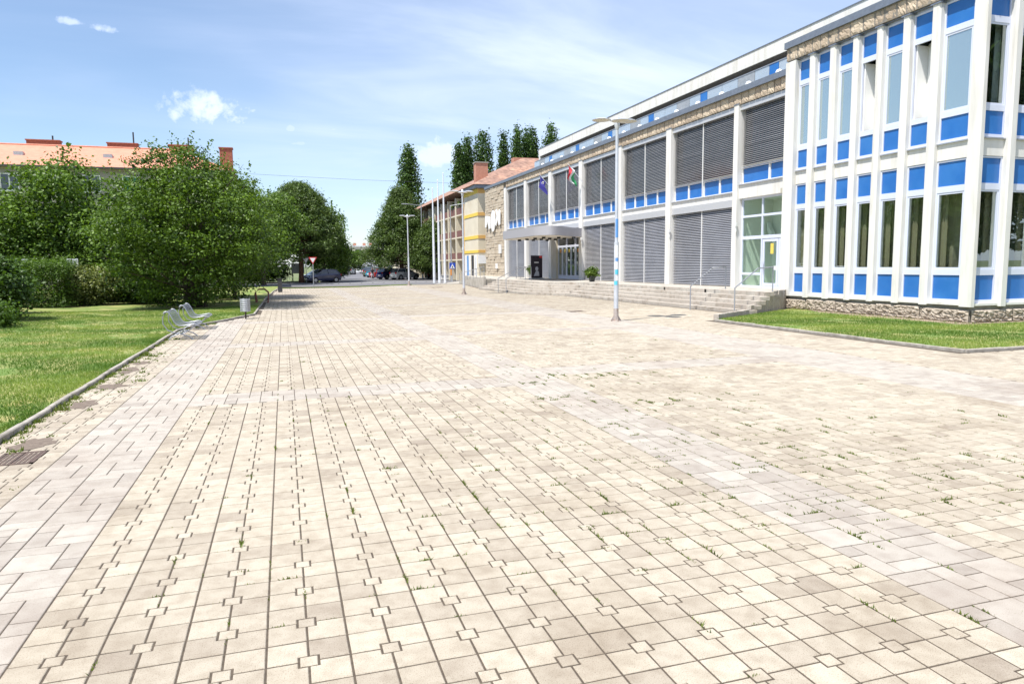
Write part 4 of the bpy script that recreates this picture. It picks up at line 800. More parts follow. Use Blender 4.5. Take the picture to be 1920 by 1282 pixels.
# ------------------------------------------------------------------ other buildings
# orange-roofed apartment house on the left
ap = root('apartment_house', (-16, 66, 0), 'grey apartment house with bright orange roof and brick chimneys, left', 'building')
X0, X1, Y0, Y1, ZE, ZR = -48, -4.2, 66, 78, 10.35, 12.95
q = MB(); q.box(X0, X1, Y0, Y1, 0, 10.1); part('wall', q, 'render_grey', ap)
q = MB(); q.box(X0, X1 + .12, Y0 - .12, Y1, 10.1, 10.3); part('cornice', q, 'render_grey', ap); q = MB(); q.box(X0, X1 + .5, Y0 - .55, Y0 - .4, 10.26, 10.40); part('gutter', q, 'dark_grey', ap)
q = MB(); q.add([(X0, Y0 - .5, 10.32), (X1 + .5, Y0 - .5, 10.32), (X1 + .5, Y1 + .5, 10.32), (X0, Y1 + .5, 10.32), (X0, 72, ZR), (X1 - 5.2, 72, ZR)], [(0, 1, 5, 4), (1, 2, 5), (2, 3, 4, 5), (0, 3, 2, 1), (0, 4, 3)]); roof = part('roof', q, 'roof_orange', ap)
q = MB(); q.tube([(X1 + .5, Y0 - .5, 10.36), (X1 - 5.2, 72, ZR + .03)], .09, 6); q.tube([(X1 - 5.2, 72, ZR + .03), (X0, 72, ZR + .03)], .09, 6); part('ridge_tiles', q, 'roof_orange', roof)
for x, wd, dz, yy in ((-20.0, 2.6, .42, 72.4), (-13.6, 2.5, .4, 72.4), (-8.6, 2.1, .38, 72.2), (-4.5, 1.1, .6, 69.6)):
    zb = ZR - .6 if yy > 70 else 11.0; q = MB(); q.box(x - wd / 2, x + wd / 2, yy - .4, yy + .4, zb, ZR + dz - (.7 if yy < 70 else 0)); ch = part('chimney', q, 'brick', roof)
    q = MB(); z_ = ZR + dz - (.7 if yy < 70 else 0); q.box(x - wd / 2 - .07, x + wd / 2 + .07, yy - .47, yy + .47, z_, z_ + .1); part('chimney_cap', q, 'brick', roof)
for x, z_ in ((-19.3, 14.5), (-12.7, 15.1), (-8.0, 14.8)): q = MB(); q.tube([(x, 72.4, 12.9), (x, 72.4, z_ - .6)], .07, 6); part('flue', q, 'dark_grey', roof)
for x in (-21.0, -14.2): q = MB(); q.box(x - .35, x + .35, 68.6, 69.1, 11.55, 11.9); part('roof_vent', q, 'galvanised', roof)
for ix, x in enumerate(np.arange(-45, -6, 3.0)):
    for z0 in (1.6, 4.9, 8.35):
        f = MB(); gw = 1.35; f.box(x - gw / 2 - .06, x + gw / 2 + .06, 65.9, 65.99, z0 - .08, z0); 
        for a_, b_ in ((-gw / 2, -gw / 2 + .08), (-.05, .05), (gw / 2 - .08, gw / 2)): f.box(x + a_, x + b_, 65.93, 65.99, z0, z0 + 1.4)
        f.box(x - gw / 2, x + gw / 2, 65.932, 65.99, z0, z0 + .08); f.box(x - gw / 2, x + gw / 2, 65.932, 65.99, z0 + 1.32, z0 + 1.4); wn_ = part('window', f, 'white_paint', ap)
        q = MB(); q.box(x - gw / 2 + .05, x + gw / 2 - .05, 65.97, 65.985, z0 + .05, z0 + 1.35); part('pane', q, 'green_shutter' if ix == 11 else 'pane_dark', wn_)
# cream and yellow house with balconies down the side street
ye = root('balcony_house', (27, 90, 0), 'cream house with yellow bands, balconies and a tiled hip roof, behind the stone wall', 'building')
q = MB(); q.box(20, 36, 70.6, 76.6, 0, 9.9); part('wall', q, 'render_cream', ye); q = MB(); q.box(21.4, 36, 76.6, 128, 0, 9.75); part('balcony_wall', q, 'render_cream', ye)
for z0, z1 in ((9.4, 9.85), (7.05, 7.4), (4.65, 5.0), (3.15, 3.45)):
    q = MB(); q.box(19.95, 20.0, 70.56, 76.6, z0, z1); part('painted_band', q, 'yellow_band', ye); q = MB(); q.box(20.0, 36, 70.55, 70.6, z0, z1); part('painted_band', q, 'ochre_band', ye)
q = MB(); q.box(19.6, 36.4, 70.1, 76.9, 9.9, 10.25); part('eave', q, 'roof_slate', ye); q = MB(); q.box(20.0, 21.39, 76.6, 76.9, 0, 9.9); part('side_strip', q, 'ochre_band', ye)
q = MB(); q.add([(19.4, 69.9, 10.25), (36.6, 69.9, 10.25), (36.6, 129, 10.05), (19.4, 129, 10.05), (27.5, 78, 14.3), (27.5, 124, 14.3), (30, 78, 14.3), (30, 124, 14.3)], [(0, 1, 6, 4), (1, 2, 7, 6), (2, 3, 5, 7), (3, 0, 4, 5), (4, 6, 7, 5), (0, 3, 2, 1)]); yr = part('roof', q, 'roof_tile', ye)
q = MB(); q.box(21.3, 22.7, 76, 77, 10.6, 13.3); part('chimney', q, 'brick_pale', yr); q = MB(); q.box(21.22, 22.78, 75.92, 77.08, 13.3, 13.42); part('chimney_cap', q, 'render_grey', yr); q = MB(); q.box(27.4, 31.5, 81, 82, 13.5, 14.8); part('chimney', q, 'brick_pale', yr)
for y in np.arange(77.2, 127, 4.1):
    q = MB(); q.box(20.0, 21.4, y + 3.6, y + 4.0, 0, 9.75); part('fin_wall', q, 'render_cream', ye)
    for z0 in (1.0, 3.6, 6.2):
        q = MB(); q.box(20.05, 21.4, y, y + 3.6, z0 + 1.4, z0 + 1.55); bl = part('balcony', q, 'render_cream', ye); q = MB(); q.box(20.08, 20.12, y + .05, y + 3.55, z0 + 1.56, z0 + 2.3); part('balcony_front', q, 'balcony_red', bl)
        q = MB(); q.box(21.36, 21.39, y + .5, y + 3.0, z0 + 1.6, z0 + 3.6); part('window', q, 'pane_dark', ye)
bx = np.concatenate([crown_round(.35, .5, 8.95, .3, 10, seed=i) + np.array([20.1 - 27, 78.6 - 90 + i * 4.1, 0]) for i in range(2)]); build_crown('balcony_plants', ye, bx, 16, .12, .16, 'leaf_mid')
for (y0, y1, mt) in ((71.2, 72.2, 'sign_white'), (72.6, 73.4, 'dark_grey'), (73.8, 74.6, 'sign_white'), (74.8, 75.4, 'sticker_blue'), (75.6, 76.4, 'sign_white')): q = MB(); q.box(19.93, 19.99, y0, y1, .4, 2.9); part('shop_panel', q, mt, ye)
q = MB(); q.box(19.9, 24, 70.4, 70.55, 2.0, 2.9); part('shop_panel', q, 'sign_white', ye)
# far end of the street
for i, (x, y, lab) in enumerate(((48, -14, 'unseen tree added behind the viewer, first of three darkening the side window reflections'), (58, -21, 'unseen tree added behind the viewer, second of three darkening the side window reflections'), (70, -30, 'unseen tree added behind the viewer, third of three darkening the side window reflections'))): broad('added_reflection_tree', lab, x, y, 21, 8, 700, 26, .8, 'leaf_dark', 90 + i, group='unseen trees added for the window reflections')  # out-of-view trees added so the south windows reflect something dark
fa = root('far_apartment_block', (24, 236, 0), 'small pale yellow apartment block closing the far end of the street', 'building'); q = MB(); q.box(11, 40, 232, 245, 0, 7.9); part('wall', q, 'render_far', fa); q = MB(); q.box(10.8, 40.2, 231.8, 245, 7.9, 8.3); part('parapet', q, 'render_white_far', fa)
for x in np.arange(12.5, 39, 3.3):
    for z0 in (1.0, 3.4, 5.9): q = MB(); q.box(x, x + 1.7, 231.9, 231.99, z0, z0 + 1.2); part('window', q, 'balcony_red' if int(x) % 3 == 0 else 'pane_dark', fa)
for x in (13, 16, 22, 25, 27): q = MB(); q.box(x, x + .9, 234, 235, 8.3, 9.2); part('chimney', q, 'brick_pale', fa)
fb = root('white_hall', (22.8, 212, 0), 'small white gabled hall at the far end between the trees', 'building'); q = MB(); q.extr([(20.5, 0), (26.5, 0), (26.5, 3.8), (23.5, 4.9), (20.5, 3.8)], 'y', 205, 218); part('wall', q, 'render_white_far', fb); q = MB(); q.box(23.0, 24.4, 204.9, 204.99, 0, 2.1); part('door', q, 'pane_dark', fb)
q = MB(); q.add([(20.2, 204.8, 3.75), (23.5, 204.8, 4.95), (26.8, 204.8, 3.75), (20.2, 218.2, 3.75), (23.5, 218.2, 4.95), (26.8, 218.2, 3.75)], [(0, 1, 4, 3), (1, 2, 5, 4)]); part('roof', q, 'galvanised', fb)
broad('street_tree', 'small grey-green round tree at the far end of the street', 16.3, 170, 5.6, 2.6, 200, 20, .4, 'leaf_mid', 61, group='trees along the street')
broad('street_tree', 'low pale bush-like tree by the far parked cars', 10.8, 150, 3.4, 1.8, 150, 20, .3, 'leaf_pale', 62, group='trees along the street')
for i, (x, y, h, r) in enumerate(((-8, 108, 9, 4.5), (-14, 100, 8, 4.5), (26, 120, 8, 3.5), (9.5, 190, 7, 4), (30, 190, 8, 5))):
    broad('background_tree', ['dim green tree far behind the big spreading tree', 'background tree left, behind the orange-roofed house', 'tree half hidden between right pine and balcony house', 'dark tree at the far left end of the street', 'dark tree at the far right end of the street'][i], x, y, h, r, 260, 20, .38, 'leaf_dark', 70 + i, group='trees along the street')

# ------------------------------------------------------------------ lamps, poles, flagpoles
def plaza_lamp(x, y, H, label, s=1.0, stickers=False):
    rt = root('plaza_lamp', (x, y, 0), label, 'street lamp', 'plaza lamps with flat disc heads'); q = MB(); q.tube([(0, 0, 0), (0, 0, 2.6)], .078, 16); part('lower_pole', q, 'lamp_pole', rt, 60, world=False); q = MB(); q.tube([(0, 0, 2.55), (0, 0, H)], .058, 14, .05); part('upper_pole', q, 'lamp_pole', rt, 60, world=False)
    q = MB(); q.lathe([(.16, -.01), (.16, .012), (.09, .02), (.083, .08)], n=16)
    for a in (0, 1.57, 3.14, 4.71): c, s_ = math.cos(a), math.sin(a); q.add([(c * .08, s_ * .08, .02), (c * .19, s_ * .19, .01), (c * .19, s_ * .19, .03), (c * .08, s_ * .08, .2)], [(0, 1, 2, 3)])
    part('base_plate', q, 'pole_rust', rt, world=False); q = MB(); q.lathe([(.082, 0), (.0815, .28), (.0805, .42)], n=16, cap=False); part('rusty_collar', q, 'pole_rust', rt, 60, world=False)
    q = MB(); q.lathe([(.06, H - .3), (.085, H - .18), (.085, H + .06), (.03, H + .12)], n=14); part('pole_head', q, 'lamp_pole', rt, 60, world=False)
    for k, a in enumerate((2.75, .35, 4.5)):
        c, s_ = math.cos(a), math.sin(a); hz = H - .02 + (-.1 if k == 2 else .03); q = MB(); q.tube([(0, 0, H - .08), (c * .3, s_ * .3, hz)], .03, 6); part('arm', q, 'lamp_pole', rt, world=False)
        q = MB(); q.lathe([(.05, .05), (.2, .04), (.31, .0), (.30, -.015)], (c * .5, s_ * .5, hz), 22, cap=True); hd = part('lamp_disc', q, 'lamp_pole', rt, 60, world=False); q = MB(); q.lathe([(.28, -.017), (.18, -.035), (.05, -.04)], (c * .5, s_ * .5, hz), 20); part('lens', q, 'lens', hd, 60, world=False)
    if stickers:
        for z0, z1, mt in ((2.75, 3.35, 'sticker_blue'), (1.35, 1.5, 'sign_white'), (1.55, 1.7, 'sticker_cyan'), (1.72, 1.95, 'sign_white'), (2.1, 2.5, 'sign_white'), (1.2, 1.33, 'sticker_cyan'), (1.98, 2.08, 'sticker_blue')):
            rr0 = .061 if z0 > 2.6 else .0795; q = MB(); k = 8; a0 = -2.6 if z0 > 2.6 else random.uniform(-3.0, -2.0); aw = 2.4 if z0 > 2.6 else 1.5
            for i in range(k + 1):
                a = a0 + aw * i / k; q.v += [(math.cos(a) * rr0, math.sin(a) * rr0, z0), (math.cos(a) * rr0, math.sin(a) * rr0, z1)]
            q.f = [(2 * i, 2 * i + 2, 2 * i + 3, 2 * i + 1) for i in range(k)]; part('sticker', q, mt, rt, world=False)
    return rt
plaza_lamp(10.61, 18.04, 6.5, 'tall sticker-covered lamp post with three discs, nearest on the plaza', stickers=True); plaza_lamp(11.2, 41.5, 6.55, 'middle disc-headed lamp post, in front of the ramp'); plaza_lamp(11.5, 64.6, 6.55, 'farthest disc-headed lamp post, at the plaza edge by the road')
for i, (x, y, h, lab) in enumerate(((15.13, 70.4, 9.7, 'left white flagpole of the three beside the road'), (15.62, 70.1, 10.5, 'middle white flagpole of the three beside the road'), (16.15, 69.8, 11.2, 'right and tallest-looking white flagpole of the three'))):
    rt = root('flagpole', (x, y, 0), lab, 'flagpole', 'white flagpoles at the plaza edge'); q = MB(); q.tube([(0, 0, 0), (0, 0, h * .4), (0, 0, h)], [.14, .12, .05], 12); part('pole', q, 'white_pole', rt, 60, world=False); q = MB(); q.lathe([(.2, 0), (.2, .06), (.15, .1)], n=12); part('foot', q, 'galvanised', rt, world=False); q = MB(); q.lathe([(.02, h), (.06, h + .05), (.02, h + .11)], n=8); part('finial', q, 'white_pole', rt, world=False)
def arm_lamp(x, y, H, dx, dy, label):
    rt = root('arm_lamp', (x, y, 0), label, 'street lamp', 'road lamps with side arms'); q = MB(); q.tube([(0, 0, 0), (0, 0, 2.2), (0, 0, H)], [.13, .09, .06], 10); part('pole', q, 'galvanised', rt, 60, world=False); q = MB(); q.lathe([(.15, .7), (.15, 1.9)], n=10, cap=False); part('painted_base', q, 'orange', rt, world=False); q = MB(); q.tube([(0, 0, H), (dx * .6, dy * .6, H + .12), (dx, dy, H + .18)], .04, 6); part('arm', q, 'galvanised', rt, world=False)
    q = MB(); l_ = math.hypot(dx, dy); ux, uy = dx / l_, dy / l_; q.prism([(dx + ux * a + -uy * b, dy + uy * a + ux * b) for a, b in ((-.1, -.12), (.7, -.1), (.7, .1), (-.1, .12))], H + .12, H + .24); part('lamp_head', q, 'galvanised', rt, world=False)
arm_lamp(18.5, 95, 10.0, -2.0, -.2, 'grey road lamp with long side arm in front of the right pine'); arm_lamp(18.6, 77.5, 8.6, 1.4, -1.2, 'slim road lamp in front of the cream and yellow wall'); arm_lamp(20.5, 150, 9.2, -2.2, 0, 'road lamp whose head peeks out of the right pine')
q = MB(); q.tube([(-40, 80, 13.6), (-12, 78, 11.9), (8, 77, 11.2), (24, 76, 10.9), (33, 76, 11.2)], .012, 4); single('overhead_wire', q, 'dark_grey', (-12, 78, 11.9), 'thin overhead wire crossing the sky above the street', 'wire')

# ------------------------------------------------------------------ signs
def sign_post(name, x, y, h, label): 
    rt = root(name, (x, y, 0), label, 'sign', 'traffic signs by the road'); q = MB(); q.tube([(0, 0, -.1), (0, 0, h)], .04, 8); part('post', q, 'galvanised', rt, 60, world=False); return rt
def yield_sign(x, y, h, label, front_):
    rt = sign_post('yield_sign', x, y, h, label); T = [(-.38, h), (.38, h), (0, h - .66)]; q = MB(); q.extr(T, 'y', -.06, -.045); part('plate', q, 'sign_red' if front_ else 'galvanised', rt, world=False)
    if front_: q = MB(); q.extr([(-.25, h - .08), (.25, h - .08), (0, h - .52)], 'y', -.068, -.061); part('plate_centre', q, 'sign_white', rt, world=False)
    else: q = MB(); q.extr([(-.31, h - .04), (.31, h - .04), (0, h - .59)], 'y', -.068, -.061); part('plate_centre', q, 'sign_white', rt, world=False)
yield_sign(2.8, 66.5, 2.75, 'red edged yield sign on a white post beside the navy car', True); yield_sign(2.75, 87, 2.9, 'pale triangular yield sign left of the red edged one', False)
rt = sign_post('parking_sign', 19.3, 96, 2.75, 'blue parking sign with a white plate, left of the flagpoles'); q = MB(); q.box(-.35, .35, -.06, -.045, 1.95, 2.7); part('plate', q, 'sign_blue', rt, world=False); q = MB(); q.box(-.35, .35, -.06, -.045, 1.5, 1.93); part('lower_plate', q, 'sign_white', rt, world=False)
q = MB(); q.box(-.16, -.06, -.07, -.061, 2.05, 2.6); q.box(-.061, .12, -.07, -.061, 2.51, 2.6); q.box(-.061, .12, -.07, -.061, 2.27, 2.36); q.box(.12, .2, -.07, -.061, 2.3, 2.57); part('letter', q, 'sign_white', rt, world=False)
rt = sign_post('crossing_sign', 17.9, 74, 2.2, 'blue square pedestrian crossing sign right of the flagpoles'); q = MB(); q.box(-.34, .34, -.06, -.045, 1.45, 2.13); part('plate', q, 'sign_blue', rt, world=False); q = MB(); q.extr([(-.26, 1.5), (.26, 1.5), (0, 2.02)], 'y', -.07, -.061); part('triangle', q, 'sign_white', rt, world=False); q = MB(); q.extr([(-.06, 1.5), (.0, 1.66), (.06, 1.5), (.1, 1.5), (.03, 1.8), (-.03, 1.8), (-.1, 1.5)], 'y', -.078, -.071); part('walking_figure', q, 'black', rt, world=False)
rt = root('traffic_mirror', (20.2, 77, 0), 'round white traffic mirror against the cream house', 'mirror'); q = MB(); q.tube([(0, 0, 0), (0, 0, 4.0)], .04, 8); part('post', q, 'galvanised', rt, world=False); q = MB(); q.lathe([(.02, -.12), (.42, -.1), (.46, -.05), (.2, 0)], (0, 0, 3.7), 20, 'y'); part('mirror', q, 'sign_white', rt, 60, world=False)
rt = root('info_board', (1.9, 93, 0), 'pale grey information board on posts behind the yield signs', 'board'); q = MB(); q.box(-.8, .8, -.04, .0, 1.0, 2.3); part('panel', q, 'galvanised', rt, world=False)
for ea in (-.7, .6): q = MB(); q.box(ea, ea + .1, .0, .06, 0, 2.3); part('post', q, 'dark_grey', rt, world=False)

# ------------------------------------------------------------------ benches, bin, rack, cabinet
def bench(x, y, ln, label):
    rt = root('metal_bench', (x, y, 0), label, 'bench', 'metal mesh benches along the kerb')
    prof = [(-.06, .72), (-.03, .765), (.02, .77), (.07, .73), (.13, .62), (.18, .50), (.235, .42), (.31, .385), (.42, .385), (.54, .405), (.64, .425), (.70, .42), (.735, .385)]
    q = MB(); n = len(prof)
    for a, b in prof: q.v += [(a, 0, b), (a, ln, b)]
    q.f = [(2 * i, 2 * i + 1, 2 * i + 3, 2 * i + 2) for i in range(n - 1)]; part('mesh_seat', q, 'wire_mesh', rt, 80, world=False)
    for yy in (0, ln): q = MB(); q.tube([(a, yy, b) for a, b in prof], .016, 6); part('side_rail', q, 'steel', rt, 80, world=False)
    for ea, eb in ((-.06, .72), (.735, .385)): q = MB(); q.tube([(ea, 0, eb), (ea, ln, eb)], .014, 6); part('edge_rail', q, 'steel', rt, world=False)
    for yy in (.12, ln - .12):
        q = MB(); q.tube([(-.02, yy, .74), (-.1, yy, .62), (-.1, yy, .44), (0, yy, .27), (.2, yy, .17), (.36, yy, .14), (.5, yy, .1), (.62, yy, .0)], .016, 8); part('leg', q, 'steel', rt, 80, world=False)
        q = MB(); q.tube([(.66, yy, .41), (.6, yy, .30), (.42, yy, .18), (.25, yy, .15), (.1, yy, .1), (.0, yy, .0)], .016, 8); part('leg', q, 'steel', rt, 80, world=False)
    q = MB(); q.tube([(.33, .12, .16), (.33, ln - .12, .16)], .014, 6); part('stretcher', q, 'steel', rt, world=False)
bench(-2.84, 17.15, 1.25, 'nearer of the two grey wire mesh benches on the lawn kerb'); bench(-2.86, 20.35, 1.25, 'farther grey wire mesh bench, behind the nearer one')
for x, y in ((-2.05, 17.9), (-2.05, 21.1)): pass
rt = root('litter_bin', (-1.25, 24.7, 0), 'grey slatted litter bin on a post at the lawn corner', 'bin', None); q = MB(); q.tube([(0, 0, 0), (0, 0, .6)], .03, 8); part('post', q, 'bark', rt, world=False)
for k in range(7): q = MB(); q.lathe([(.165, .28 + k * .068), (.172, .285 + k * .068), (.172, .325 + k * .068), (.165, .33 + k * .068)], n=20, cap=False); part('slat_ring', q, 'galvanised', rt, 60, world=False)
q = MB(); q.lathe([(.15, .27), (.15, .74)], n=16, cap=False); q.lathe([(.15, .27), (.001, .27)], n=16); part('liner', q, 'steel', rt, 60, world=False)
for a in (0, 1.57, 3.14, 4.71): q = MB(); c, s_ = math.cos(a + .4) * .175, math.sin(a + .4) * .175; q.box(c - .012, c + .012, s_ - .012, s_ + .012, .27, .76); part('upright', q, 'galvanised', rt, world=False)
rt = root('bike_rack', (-.95, 36.6, 0), 'low rust-red bicycle rack hoops at the lawn kerb', 'bike rack')
for k in range(3): q = MB(); q.tube([(-.35 + .02 * k, k * .45, 0), (-.38, k * .45, .55), (-.2, k * .45, .72), (.1, k * .45, .72), (.28, k * .45, .55), (.25, k * .45, 0)], .03, 8); part('hoop', q, 'rust_metal', rt, 70, world=False)
for ea in (-.3, .22): q = MB(); q.tube([(ea, 0, .04), (ea, .9, .04)], .025, 6); part('base_rail', q, 'rust_metal', rt, world=False)
rt = root('power_cabinet', (-.15, 52.5, 0), 'small black utility cabinet at the end of the tree line', 'cabinet'); q = MB(); q.box(-.16, .16, -.2, .2, .05, .98); part('body', q, 'dark_grey', rt, world=False); q = MB(); q.box(-.19, .19, -.23, .23, .98, 1.04); part('lid', q, 'black', rt, world=False); q = MB(); q.box(-.14, .14, -.17, .17, 0, .05); part('plinth', q, 'concrete', rt, world=False)
for i in range(5):
    q = MB(); q.prism([(-.6, -.25), (.6, -.25), (.6, .25), (-.6, .25)], 0, .55); q.prism([(-.66, -.31), (.66, -.31), (.66, .31), (-.66, .31)], .55, .63); single('concrete_planter', MB().add([(v[0] + 20.2 + i * 1.55, v[1] + 88, v[2]) for v in q.v], q.f), 'white_wall', (20.2 + i * 1.55, 88, 0), ['first white concrete trough from the left, behind the flagpoles', 'second white concrete trough from the left', 'third white concrete trough, left of the crossing sign post', 'fourth white concrete trough, by the crossing sign', 'rightmost white concrete trough, by the cream house'][i], 'planter', 'white concrete troughs along the side street')

# ------------------------------------------------------------------ cars
def make_car(name, paint, loc, rz, label, kind='hatch', group='cars parked along the street'):
    rt = root(name, loc, label, 'car', group, rz); tall = {'hatch': 0, 'suv': .13, 'van': .28}[kind]
    st = [(-2.08, .34, .62, .62), (-2.02, .26, .86, .80), (-1.6, .24, .98, .88), (-.8, .23, .99, .90), (.5, .23, .97, .90), (1.0, .23, .93, .90), (1.55, .25, .84, .87), (1.98, .28, .70, .76), (2.1, .36, .54, .58)]
    q = MB(); 
    for x, zb, zt, w_ in st:
        zt += tall * .7; q.v += [(x, -w_ * .92, zb), (x, -w_, zb + .2), (x, -w_, zt - .16), (x, -w_ * .9, zt), (x, w_ * .9, zt), (x, w_, zt - .16), (x, w_, zb + .2), (x, w_ * .92, zb)]
    k = 8; n = len(st); q.f = [(i * k + j, i * k + (j + 1) % k, (i + 1) * k + (j + 1) % k, (i + 1) * k + j) for i in range(n - 1) for j in range(k)] + [tuple(range(k)), tuple(range((n - 1) * k, n * k))]
    body = part('body', q, paint, rt, 40, world=False)
    zt = 1.46 + tall; zb = .95 + tall * .7; gh = [(-1.98, .78, zb - .02, .78, zb), (-1.55 - (.2 if kind == 'van' else 0), .80, zb, .60, zt - .06), (-.7, .82, zb, .62, zt), (.25, .82, zb, .60, zt - .03), (1.12, .80, zb - .05, .74, zb - .01)]
    q = MB()
    for x, wb_, z0, wt_, z1 in gh: q.v += [(x, -wb_, z0), (x, -wt_, z1), (x, wt_, z1), (x, wb_, z0)]
    q.f = [(i * 4 + j, i * 4 + j + 1, (i + 1) * 4 + j + 1, (i + 1) * 4 + j) for i in range(4) for j in range(3)] + [(0, 1, 2, 3), (16, 17, 18, 19)]; part('windows', q, 'pane_dark', rt, 30, world=False)
    q = MB(); q.add([(-1.62, -.6, zt - .03), (-.7, -.63, zt + .02), (.22, -.61, zt - .01), (.3, -.55, zt - .03), (.3, .55, zt - .03), (.22, .61, zt - .01), (-.7, .63, zt + .02), (-1.62, .6, zt - .03), (-1.62, -.6, zt - .09), (-.7, -.66, zt - .05), (.22, -.64, zt - .07), (.22, .64, zt - .07), (-.7, .66, zt - .05), (-1.62, .6, zt - .09)], [(0, 1, 6, 7), (1, 2, 5, 6), (2, 3, 4, 5), (0, 8, 9, 1), (1, 9, 10, 2), (7, 6, 12, 13), (6, 5, 11, 12)]); part('roof', q, paint, rt, 40, world=False)
    for s in (-1, 1):
        for (xa, za, ya), (xb, zb_, yb) in ((((.28, zt - .05, .61)), ((1.1, zb - .02, .79))), (((-.35, zt - .02, .63)), ((-.4, zb, .83))), (((-1.5, zt - .07, .61)), ((-1.85, zb, .79)))): q = MB(); q.tube([(xa, s * ya, za), (xb, s * yb, zb_)], .035, 5); part('pillar', q, paint, rt, world=False)
        q = MB(); q.lathe([(.02, -.05), (.07, 0), (.02, .05)], (.72, s * .96, zb + .05), 8, 'x'); part('door_mirror', q, paint, rt, world=False)
    for x in (-1.32, 1.3):
        for s in (-1, 1):
            q = MB(); y0 = s * .72; y1 = s * .915; q.lathe([(.2, y0), (.31, y0), (.32, (y0 + y1) / 2), (.31, y1), (.21, y1 + s * .005)], (x, 0, .32), 18, 'y'); wh = part('wheel', q, 'rubber', rt, 50, world=False); q = MB(); q.lathe([(.205, y1 - s * .01), (.2, y1 + s * .012), (.05, y1 + s * .018)], (x, 0, .32), 14, 'y'); part('rim', q, 'galvanised', wh, 50, world=False)
            q = MB(); q.lathe([(.37, s * .60), (.37, s * .906)], (x, 0, .34), 18, 'y'); part('wheel_arch', q, 'black', rt, world=False)
    for s in (-1, 1):
        q = MB(); q.add([(1.9, s * .5, .62 + tall), (2.08, s * .38, .60 + tall * .6), (2.06, s * .38, .72 + tall * .6), (1.85, s * .78, .78 + tall * .6), (1.9, s * .78, .62 + tall * .6)], [(1, 2, 3, 4)]); part('headlight', q, 'headlight', rt, world=False)
        q = MB(); q.box(-2.09, -2.0, s * .56, s * .80, .70 + tall, .92 + tall); part('taillight', q, 'taillight', rt, world=False)
    q = MB(); q.box(-2.1, -2.07, -.26, .26, .5, .62); part('number_plate', q, 'sign_white', rt, world=False); q = MB(); q.box(2.085, 2.115, -.26, .26, .42, .53); part('number_plate', q, 'sign_white', rt, world=False)
    q = MB(); q.box(2.02, 2.105, -.45, .45, .56, .62); part('grille', q, 'black', rt, world=False)
    return rt
make_car('parked_car', 'car_navy', (4.7, 87.2, -.1), R(200), 'dark navy estate car by the crossing, left of the street', 'suv')
c2 = make_car('parked_car', 'car_blue', (4.6, 91.5, -.1), R(200), 'second dark car in the left row, behind the navy one', 'suv'); make_car('parked_car', 'car_silver', (4.3, 96.0, -.1), R(200), 'pale car in the left row, behind two dark cars', 'hatch')
make_car('parked_car', 'car_grey', (5.4, 101, -.1), R(200), 'dark grey car at the back of the left row', 'suv')
make_car('parked_car', 'car_silver', (16.4, 97.5, -.1), R(28), 'silver hatchback parked first in the right row, rear lights visible', 'suv')
make_car('parked_car', 'car_blue', (15.4, 104.5, -.1), R(30), 'dark blue car second in the right row with white number plate', 'suv'); make_car('parked_car', 'car_red', (15.1, 112, -.1), R(32), 'red car third in the right row')
make_car('parked_car', 'car_teal', (15.6, 122, -.1), R(34), 'teal car behind the red one in the right row', 'suv'); make_car('parked_car', 'car_green', (15.6, 131, -.1), R(60), 'olive off-road car standing upright in the right row', 'van'); make_car('parked_car', 'car_grey', (17.2, 140, -.1), R(40), 'dark grey car deep in the right row under the pine', 'suv')
make_car('parked_car', 'car_silver', (14.6, 165, -.1), R(75), 'silver car alone in the middle at the far end of the street', 'van')
far_cols = ['car_white', 'car_blue', 'car_navy', 'car_red', 'car_teal', 'car_grey', 'car_white']
for i in range(7): make_car('parked_car', far_cols[i], (8.2 + i * 1.0, 128 + i * 9.5, -.1), R(200 if i % 2 else 190), ['white', 'blue', 'navy', 'red', 'teal', 'dark grey', 'white'][i] + ' car in the far left row, ' + ['nearest', 'second', 'third', 'fourth', 'fifth', 'sixth', 'last'][i] + ' along the street')
for i in range(4): make_car('parked_car', ['car_white', 'car_red', 'car_silver', 'car_white'][i], (18.6 + i * .9, 150 + i * 14, -.1), R(40), ['white', 'red', 'silver', 'last white'][i] + ' car in the far right row under the trees')
# bicycle and scooter
rt = root('bicycle', (.3, 88.5, -.02), 'dark bicycle leaning in the shade beside the left pine', 'bicycle', None, R(10))
for x in (-.52, .52):
    q = MB(); q.lathe([(.32, -.02), (.345, 0), (.32, .02), (.30, 0)], (x, 0, .34), 22, 'y', cap=False); part('wheel', q, 'rubber', rt, world=False)
q = MB(); q.tube([(-.52, 0, .34), (-.08, 0, .32), (.4, 0, .82), (.52, 0, .34)], .03, 6); q.tube([(-.08, 0, .32), (-.22, 0, .9)], .03, 6); q.tube([(-.2, 0, .8), (.4, 0, .84)], .03, 6); q.tube([(-.52, 0, .34), (-.2, 0, .8)], .025, 6); part('frame', q, 'car_blue', rt, world=False); q = MB(); q.tube([(.4, 0, .84), (.36, 0, 1.05)], .025, 6); q.tube([(.34, -.3, 1.06), (.38, 0, 1.08), (.34, .3, 1.06)], .022, 6); part('handlebar', q, 'dark_grey', rt, world=False); q = MB(); q.box(-.34, -.1, -.07, .07, .9, .96); part('saddle', q, 'black', rt, world=False)
rt = root('motor_scooter', (20.4, 98, -.02), 'red motor scooter parked beside the parking sign post', 'scooter', None, R(20))
for x in (-.6, .62): q = MB(); q.lathe([(.12, -.05), (.24, -.05), (.26, 0), (.24, .05), (.12, .05)], (x, 0, .26), 16, 'y'); part('wheel', q, 'rubber', rt, world=False)
